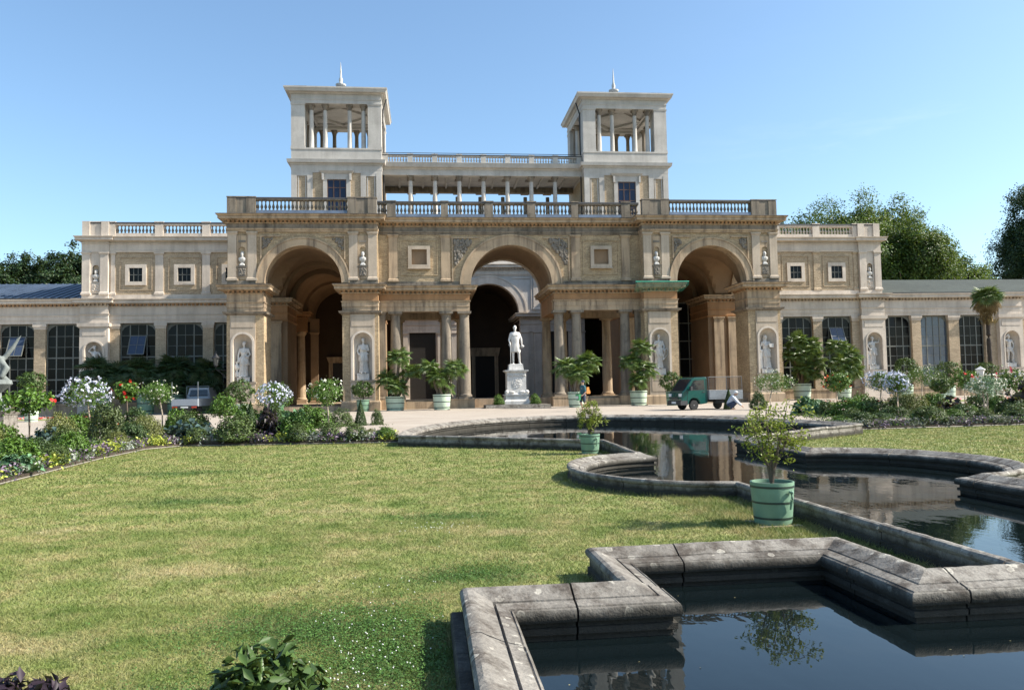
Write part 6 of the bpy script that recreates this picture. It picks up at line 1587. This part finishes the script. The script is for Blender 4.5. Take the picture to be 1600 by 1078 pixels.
for a, b in (((.1, 0, 2.9), (.36, -.06, 2.55)), ((.36, -.06, 2.55), (.28, -.2, 2.25)), ((.15, 0, 2.3), (.42, .05, 2.05)), ((-.2, 0, 2.9), (-.5, -.1, 2.6))): m.capsule(a, .11, b, .085)
m.tube([(0, .12, 2.75), (.2, .16, 2.95), (.42, .18, 3.25), (.6, .18, 3.55), (.72, .18, 3.72)], [.12, .09, .075, .05, .015], 8)
fuse(m, 'figure', M['verdigris'], t, .03, 2)

# ---- people
M['skin'] = plain('skin', (.45, .28, .20), .55, var=.05); M['denim'] = plain('dark_blue_cloth', (.03, .045, .08), .85); M['orange_cloth'] = plain('orange_backpack_fabric', (.48, .19, .03), .7); M['navy'] = plain('navy_cap', (.03, .035, .07), .8)
M['teal_cloth'] = plain('teal_shirt', (.03, .10, .12), .85); M['white_cloth'] = plain('white_cloth', (.62, .62, .60), .85); M['grey_cloth'] = plain('pale_grey_jacket', (.42, .45, .50), .85); M['green_cloth'] = plain('green_cloth', (.05, .28, .12), .8); M['hair'] = plain('dark_hair', (.03, .02, .015), .6)
p = empty('person', (8.75, 44.6, .25), 'person in a navy cap with an orange backpack walking on the gravel', 'person', rz=R(-75))
m, ex = MB(), MB()
man_body(m, ex, [((-.17, 0, 1.38), (-.24, .02, 1.10), (-.2, -.2, .98), (.2, -1, -.1)), ((.17, 0, 1.38), (.25, .05, 1.10), (.22, -.14, .92), (-.1, -1, -.3))], [((-.085, 0, .95), (-.09, -.12, .52), (-.09, .02, .09), (-.09, -.14, .045)), ((.085, 0, .95), (.09, .04, .52), (.09, .22, .12), (.09, .1, .03))])
o = fuse(m, 'body', M['skin'], p, .022, 2, extra=ex); o.scale = (.97,)*3
m = MB(); m.capsule((0, 0, 1.0), .165, (0, 0, 1.32), .175, 10); m.capsule((-.16, 0, 1.39), .09, (.16, 0, 1.39), .09)
for q in (-1, 1): m.capsule((q*.17, 0, 1.38), .085, (q*.235, .03, 1.14), .068)
fuse(m, 'shirt', M['teal_cloth'], p, .025, 2)
m = MB(); m.capsule((0, 0, .93), .165, (0, 0, 1.0), .165, 10); m.capsule((-.085, 0, .92), .12, (-.09, -.1, .55), .09); m.capsule((.085, 0, .92), .12, (.09, .035, .55), .09); fuse(m, 'shorts', M['denim'], p, .025, 2)
m = MB(); m.ball((0, .01, 1.675), (.10, .11, .085)); m.box(-.07, .07, -.18, -.05, 1.655, 1.672); m.build('cap', M['navy'], p, smooth=True)
k = MB(); k.slab(-.16, .16, .15, .36, .98, 1.36, 0, -.03); k.slab(-.12, .12, .34, .42, 1.0, 1.18, 0, -.02); bp = k.build('backpack', M['orange_cloth']); bp.parent = None
bp.location = (8.75, 44.6, .25); bp.rotation_euler = (0, 0, R(-75)); tag(bp, 'orange backpack worn by the person on the gravel', 'backpack')
k = MB().slab(-.20, .20, -.36, -.22, .62, .96, -.03, .02); k.tube([(-.14, -.29, .95), (-.12, -.27, 1.12), (.12, -.27, 1.12), (.14, -.29, .95)], .012, 5); o = k.build('bag', M['green_cloth']); o.location = (8.75, 44.6, .25); o.rotation_euler = (0, 0, R(-75)); tag(o, 'green and white carrier bag held by the walking person', 'bag')
MB().box(-.15, .15, -.375, -.365, .70, .86).build('bag_front', M['white_cloth'], o)
p = empty('person', (16.1, 41.1, .25), 'gardener in pale grey jacket and white cap crouching by the truck', 'person', rz=R(62))
m, ex = MB(), MB()
m.capsule((0, .12, .30), .15, (0, -.06, .62), .15, 10); m.capsule((-.15, -.08, .68), .075, (.15, -.08, .68), .075); m.capsule((0, -.1, .70), .06, (0, -.18, .80), .055)
head(m, (0, -.24, .88), 1.0, 0, 'short')
for q in (-1, 1):
    m.capsule((q*.1, .12, .28), .1, (q*.17, -.25, .42), .07); m.capsule((q*.17, -.25, .42), .065, (q*.14, .02, .08), .045); m.capsule((q*.14, .02, .06), .042, (q*.15, -.16, .04), .032)
    m.capsule((q*.17, -.09, .67), .06, (q*.24, -.30, .42), .048); m.capsule((q*.24, -.30, .42), .045, (q*.12, -.52, .22), .033); m.capsule((q*.12, -.52, .22), .033, (q*.1, -.57, .18), .034); hand(ex, (q*.12, -.52, .22), (-q*.2, -.6, -.5))
fuse(m, 'body', M['skin'], p, .022, 2, extra=ex)
m = MB(); m.capsule((0, .10, .34), .175, (0, -.06, .62), .175, 10); m.capsule((-.16, -.08, .67), .095, (.16, -.08, .67), .095)
for q in (-1, 1): m.capsule((q*.17, -.09, .67), .085, (q*.24, -.30, .42), .068); m.capsule((q*.24, -.30, .42), .064, (q*.14, -.48, .25), .05)
fuse(m, 'jacket', M['grey_cloth'], p, .025, 2)
m = MB()
for q in (-1, 1): m.capsule((q*.1, .13, .27), .125, (q*.17, -.25, .42), .09); m.capsule((q*.17, -.25, .42), .085, (q*.14, .02, .10), .065)
fuse(m, 'trousers', M['denim'], p, .025, 2)
m = MB(); m.ball((0, -.235, .925), (.10, .115, .085)); m.box(-.07, .07, -.42, -.28, .90, .915); m.build('cap', M['white_cloth'], p, smooth=True)

# ------------------------------------------------------------------ vehicles
M['teal'] = plain('teal_green_car_paint', (.003, .062, .052), .22, var=.04, spec=.6); M['tyre'] = plain('tyre_rubber', (.02, .02, .02), .85); M['rim'] = plain('silver_rim', (.5, .5, .5), .35, .6); M['alu'] = plain('aluminium_side', (.16, .18, .20), .5, .1)
M['wire'] = plain('thin_grey_wire', (.10, .105, .11), .6)
M['bumper'] = plain('dark_plastic', (.025, .027, .03), .6); M['lamp'] = plain('headlamp_glass', (.62, .64, .66), .15, spec=.8); M['plate'] = plain('white_plate', (.7, .7, .68), .5); M['white_paint'] = plain('white_van_paint', (.30, .33, .37), .3, var=.04); M['red_lamp'] = plain('red_tail_lamp', (.40, .03, .015), .25); M['carglass'] = plain('car_glass', (.02, .025, .03), .04, spec=.8)
def wheel(par, x, y, r, w, s):
    t = MB(lambda a, b, c: (x+a, y+c, r+b)).lathe([(r*.62, -w/2), (r*.93, -w/2), (r, -w*.3), (r, w*.3), (r*.93, w/2), (r*.62, w/2)], n=24).build('tyre', M['tyre'], None, smooth=True, angle=.5)
    wh = bpy.data.objects.new('wheel', None); link(wh, par); t.parent = wh
    k = MB(lambda a, b, c: (x+a, y+s*c, r+b)).lathe([(r*.64, -.02), (r*.64, w*.44), (r*.55, w*.46), (r*.5, w*.36), (r*.22, w*.40), (r*.16, w*.5), (.001, w*.5)], n=20); k.build('rim', M['rim'], wh, smooth=True, angle=.4)
    k = MB(lambda a, b, c: (x+a, y+s*c, r+b))
    for q in range(7):
        a = q*2*PI/7; k.ball((r*.42*math.cos(a), r*.42*math.sin(a), w*.40), (.035, .035, .012), 6, 4)
    k.build('rim_hole', M['bumper'], wh)
tr = empty('flatbed_truck', (15.45, 42.9, .25), 'small teal green flatbed truck with aluminium sides and mesh cage', 'truck', rz=R(12))
prof_c = [(-2.02, .30), (-2.06, .62), (-2.0, .98), (-1.86, 1.08), (-1.40, 1.68), (-1.25, 1.76), (-.52, 1.78), (-.45, 1.70), (-.45, .36), (-.92, .30), (-.97, .48), (-1.10, .62), (-1.28, .66), (-1.46, .62), (-1.59, .48), (-1.64, .30)]
k = MB().prism(prof_c, -.70, .70); o = k.build('cab', M['teal'], tr)
bv = o.modifiers.new('bevel', 'BEVEL'); bv.width = .035; bv.segments = 3; bv.limit_method = 'ANGLE'
for s in (-1, 1):
    y0, y1 = (s*.700, s*.708); a, b = min(y0, y1), max(y0, y1)
    k = MB().prism([(-1.62, 1.10), (-1.30, 1.58), (-1.20, 1.62), (-.66, 1.62), (-.62, 1.10)], a, b); k.build('side_window', M['carglass'], tr)
    k = MB()
    for q in (((-1.7, .34), (-1.68, 1.08)), ((-.55, .40), (-.55, 1.66)), ((-1.66, 1.085), (-.56, 1.085))): k.tube([(q[0][0], s*.703, q[0][1]), (q[1][0], s*.703, q[1][1])], .007, 4)
    d = k.build('door_seam', M['bumper'], tr); MB().box(-.76, -.62, min(s*.70, s*.73), max(s*.70, s*.73), .96, 1.0).build('door_handle', M['bumper'], tr)
    k = MB().slab(-1.60, -1.48, min(s*.76, s*.92), max(s*.76, s*.92), 1.06, 1.28, 0, 0); k.tube([(-1.54, s*.70, 1.14), (-1.54, s*.80, 1.14)], .015, 5); k.build('mirror', M['bumper'], tr)
    MB(lambda x, y, z: (x-(z-.8)*.05, y, z)).slab(-2.075, -1.98, min(s*.42, s*.66), max(s*.42, s*.66), .74, .90, 0, 0).build('headlight', M['lamp'], tr)
k = MB(); k.add([(-1.885, -.62, 1.07), (-1.885, .62, 1.07), (-1.42, .58, 1.675), (-1.42, -.58, 1.675), (-1.845, -.62, 1.06), (-1.845, .62, 1.06), (-1.38, .58, 1.665), (-1.38, -.58, 1.665)], [(0, 1, 2, 3), (7, 6, 5, 4), (0, 4, 5, 1), (3, 2, 6, 7), (0, 3, 7, 4), (1, 5, 6, 2)]); k.build('windscreen', M['carglass'], tr)
MB().slab(-2.13, -1.70, -.72, .72, .28, .52, 0, -.01).build('bumper', M['bumper'], tr); MB().box(-2.09, -2.05, -.36, .36, .60, .70).build('grille', M['bumper'], tr); MB().box(-2.15, -2.128, -.22, .22, .36, .47).build('number_plate', M['plate'], tr)
k = MB(); k.box(-.5, 1.65, -.30, -.20, .42, .54); k.box(-.5, 1.65, .20, .30, .42, .54); k.box(.1, .6, -.62, -.35, .34, .56); k.box(1.0, 1.5, .35, .62, .34, .6); k.build('chassis', M['bumper'], tr)
MB().box(-.40, 1.72, -.78, .78, .56, .64).build('bed_floor', M['alu'], tr)
k = MB()
for s in (-1, 1):
    y = s*.76
    for i in range(4): z = .645+i*.10; k.box(-.38, 1.70, min(y, y+s*.03), max(y, y+s*.03), z, z+.088)
for i in range(4): z = .645+i*.10; k.box(1.70, 1.73, -.78, .78, z, z+.088); k.box(-.41, -.38, -.78, .78, z, z+.088)
k.build('bed_side', M['alu'], tr)
k = MB()
for x in (-.38, 1.70):
    for s in (-1, 1): k.tube([(x, s*.75, .60), (x, s*.75, 1.78)], .018, 6)
for z in (1.05, 1.78):
    for s in (-1, 1): k.tube([(-.38, s*.75, z), (1.70, s*.75, z)], .015, 6)
    for x in (-.38, 1.70): k.tube([(x, -.75, z), (x, .75, z)], .015, 6)
k.build('cage_frame', M['wire'], tr)
k = MB()
for i in range(1, 20):
    x = -.38+2.08*i/20
    for s in (-1, 1): k.box(x-.002, x+.002, s*.75-.002, s*.75+.002, 1.06, 1.77)
for i in range(1, 8):
    z = 1.05+.73*i/8
    for s in (-1, 1): k.box(-.38, 1.70, s*.75-.002, s*.75+.002, z-.002, z+.002)
    for x in (-.38, 1.70): k.box(x-.002, x+.002, -.75, .75, z-.002, z+.002)
k.build('wire_mesh', M['wire'], tr, fix=False)['kind'] = 'stuff'
for x in (-1.28, .98):
    for s in (-1, 1): wheel(tr, x, s*.60, .265, .17, s)

vn = empty('pickup_truck', (-16.6, 58.6, .25), 'white pickup seen from behind, parked in the shade behind the left bed', 'truck', rz=R(-6))
k = MB(); k.box(-.92, -.86, -1.3, 1.1, .62, 1.08); k.box(.86, .92, -1.3, 1.1, .62, 1.08); k.box(-.92, .92, -1.3, 1.1, .56, .62); k.build('bed', M['white_paint'], vn)
MB().slab(-.90, .90, -1.36, -1.30, .60, 1.06, 0, 0).build('tailgate', M['white_paint'], vn)
k = MB().slab(-.86, .86, 1.12, 2.9, .55, 1.15, 0, 0).slab(-.84, .84, 1.12, 2.6, 1.15, 1.85, 0, -.14); o = k.build('cab', M['white_paint'], vn)
MB().add([(-.66, 1.13, 1.24), (.66, 1.13, 1.24), (.6, 1.225, 1.70), (-.6, 1.225, 1.70), (-.66, 1.10, 1.24), (.66, 1.10, 1.24), (.6, 1.195, 1.70), (-.6, 1.195, 1.70)], [(0, 1, 2, 3), (7, 6, 5, 4), (0, 4, 5, 1), (3, 2, 6, 7), (0, 3, 7, 4), (1, 5, 6, 2)]).build('rear_window', M['carglass'], vn)
k = MB()
for s in (-1, 1): k.tube([(s*.9, -1.28, .6), (s*.9, -1.28, 2.25)], .025, 6); k.tube([(s*.8, 1.0, 1.0), (s*.8, 1.0, 1.95)], .025, 6)
for z in (1.35, 1.95): k.tube([(-.8, 1.0, z), (.8, 1.0, z)], .022, 6)
k.build('rack', M['alu'], vn)
for s in (-1, 1): MB().box(min(s*.5, s*.84), max(s*.5, s*.84), -1.40, -1.36, .44, .56).build('tail_lamp', M['red_lamp'], vn)
MB().box(-.8, .8, -1.38, -1.28, .40, .60).build('bumper', M['bumper'], vn); MB().box(-.25, .25, -1.41, -1.385, .45, .55).build('number_plate', M['plate'], vn)
for y in (-.6, 2.2):
    for s in (-1, 1):
        w = wheel(vn, 0, 0, .3, .2, 1); wo_ = vn.children[-1]; wo_.rotation_euler = (0, 0, R(90) if s < 0 else R(-90)); wo_.location = (s*.75, y, 0)

# ------------------------------------------------------------------ small things
M['lantern_glass'] = plain('lantern_glass', (.09, .095, .09), .2)
la = empty('wall_lantern', (-14.62, 57.2, 3.15), 'old wall lantern on a bracket at the left edge of the first pier', 'lantern')
MB().lathe([(.10, .42), (.17, .85), (.175, .86), (.02, .86)], n=6, cap=False).build('lamp_shade', M['lantern_glass'], la)
k = MB().lathe([(.25, .86), (.22, .90), (.08, 1.06), (.07, 1.14), (.03, 1.18), (.04, 1.24), (.005, 1.32)], n=12); k.build('cap', M['iron'], la, smooth=True)
k = MB()
for q in range(6): a = q*PI/3; k.tube([(.10*math.cos(a), .10*math.sin(a), .42), (.175*math.cos(a), .175*math.sin(a), .86)], .012, 4)
k.lathe([(.02, .30), (.11, .38), (.11, .42), (.02, .43)], n=10); k.build('cage', M['iron'], la)
k = MB(); k.tube([(0, 0, .32), (0, 0, .15), (.35, 0, .10), (.62, 0, .10)], .022, 6); k.tube([(.05, 0, .12), (.25, 0, -.05), (.45, 0, -.28), (.62, 0, -.55)], .02, 6)
for q in range(5): k.lathe([(.04, -.01), (.052, 0), (.04, .01)], (.22+.08*q, 0, .0-.06*q), 10)
k.build('bracket', M['iron'], la); la.scale = (1.3, 1.3, 1.12)
ur = empty('urn', (33.3, 45, .25), 'pale stone urn with flared lid on a slim pedestal, right bed', 'urn')
MB().slab(-.22, .22, -.22, .22, 0, .12, .05, .05).box(-.2, .2, -.2, .2, .12, 1.3).slab(-.2, .2, -.2, .2, 1.3, 1.38, .02, .06).build('pedestal', M['pale'], ur)
MB().lathe([(.12, 1.38), (.2, 1.46), (.3, 1.85), (.33, 1.9), (.40, 1.93), (.40, 1.98), (.2, 2.06), (.08, 2.12), (.03, 2.15)], n=4).build('bowl', M['marble'], ur); ur.scale = (.85, .85, 1)
# green safety net tied round the cornice left of the right arch
m_, n_, b_, o_ = newmat('green_safety_net'); b_.inputs['Base Color'].default_value = (.02, .22, .15, 1); b_.inputs['Roughness'].default_value = .7
tp_ = n_.nodes.new('ShaderNodeBsdfTransparent'); s_ = n_.nodes.new('ShaderNodeMixShader'); s_.inputs[0].default_value = .27; n_.links.new(tp_.outputs[0], s_.inputs[1]); n_.links.new(b_.outputs[0], s_.inputs[2]); n_.links.new(s_.outputs[0], o_.inputs['Surface']); M['net'] = m_
k = MB(); x0, x1 = AX+8.9, AX+12.2+.68; y0 = 57.04-.70; n = 26; vs = []; g_ = random.Random(2)
path = [(x0+(x1-x0)*i/n, y0) for i in range(n+1)]+[(x1, y0+2.9*i/8) for i in range(1, 9)]
for (x, y) in path:
    inw = .42; cx = min(x, AX+12.28) if y > y0+.01 or x > AX+12.28 else x
    vs += [(x if x < AX+12.5 else AX+12.45, max(y, 57.02) if False else y+.25, 9.2+g_.uniform(0, .02)), (x, y, 9.17+g_.uniform(0, .03)), (x-(.02 if x > AX+12.5 else 0), y+.02, 8.95+g_.uniform(-.02, .02)), (x-(.38 if x > AX+12.4 else 0), y+.42, 8.50+g_.uniform(-.05, .04))]
fs = []
for i in range(len(path)-1):
    for j in range(3): fs.append((i*4+j, (i+1)*4+j, (i+1)*4+j+1, i*4+j+1))
k.add(vs, fs); o = k.build('safety_net', M['net'], smooth=True); tag(o, 'green safety net wrapped round the cornice left of the right arch', 'net')
k = MB().tube([(x, y, 9.2) for x, y in path], .035, 5); k.build('hem', plain('green_hem', (.02, .30, .20), .6), o)
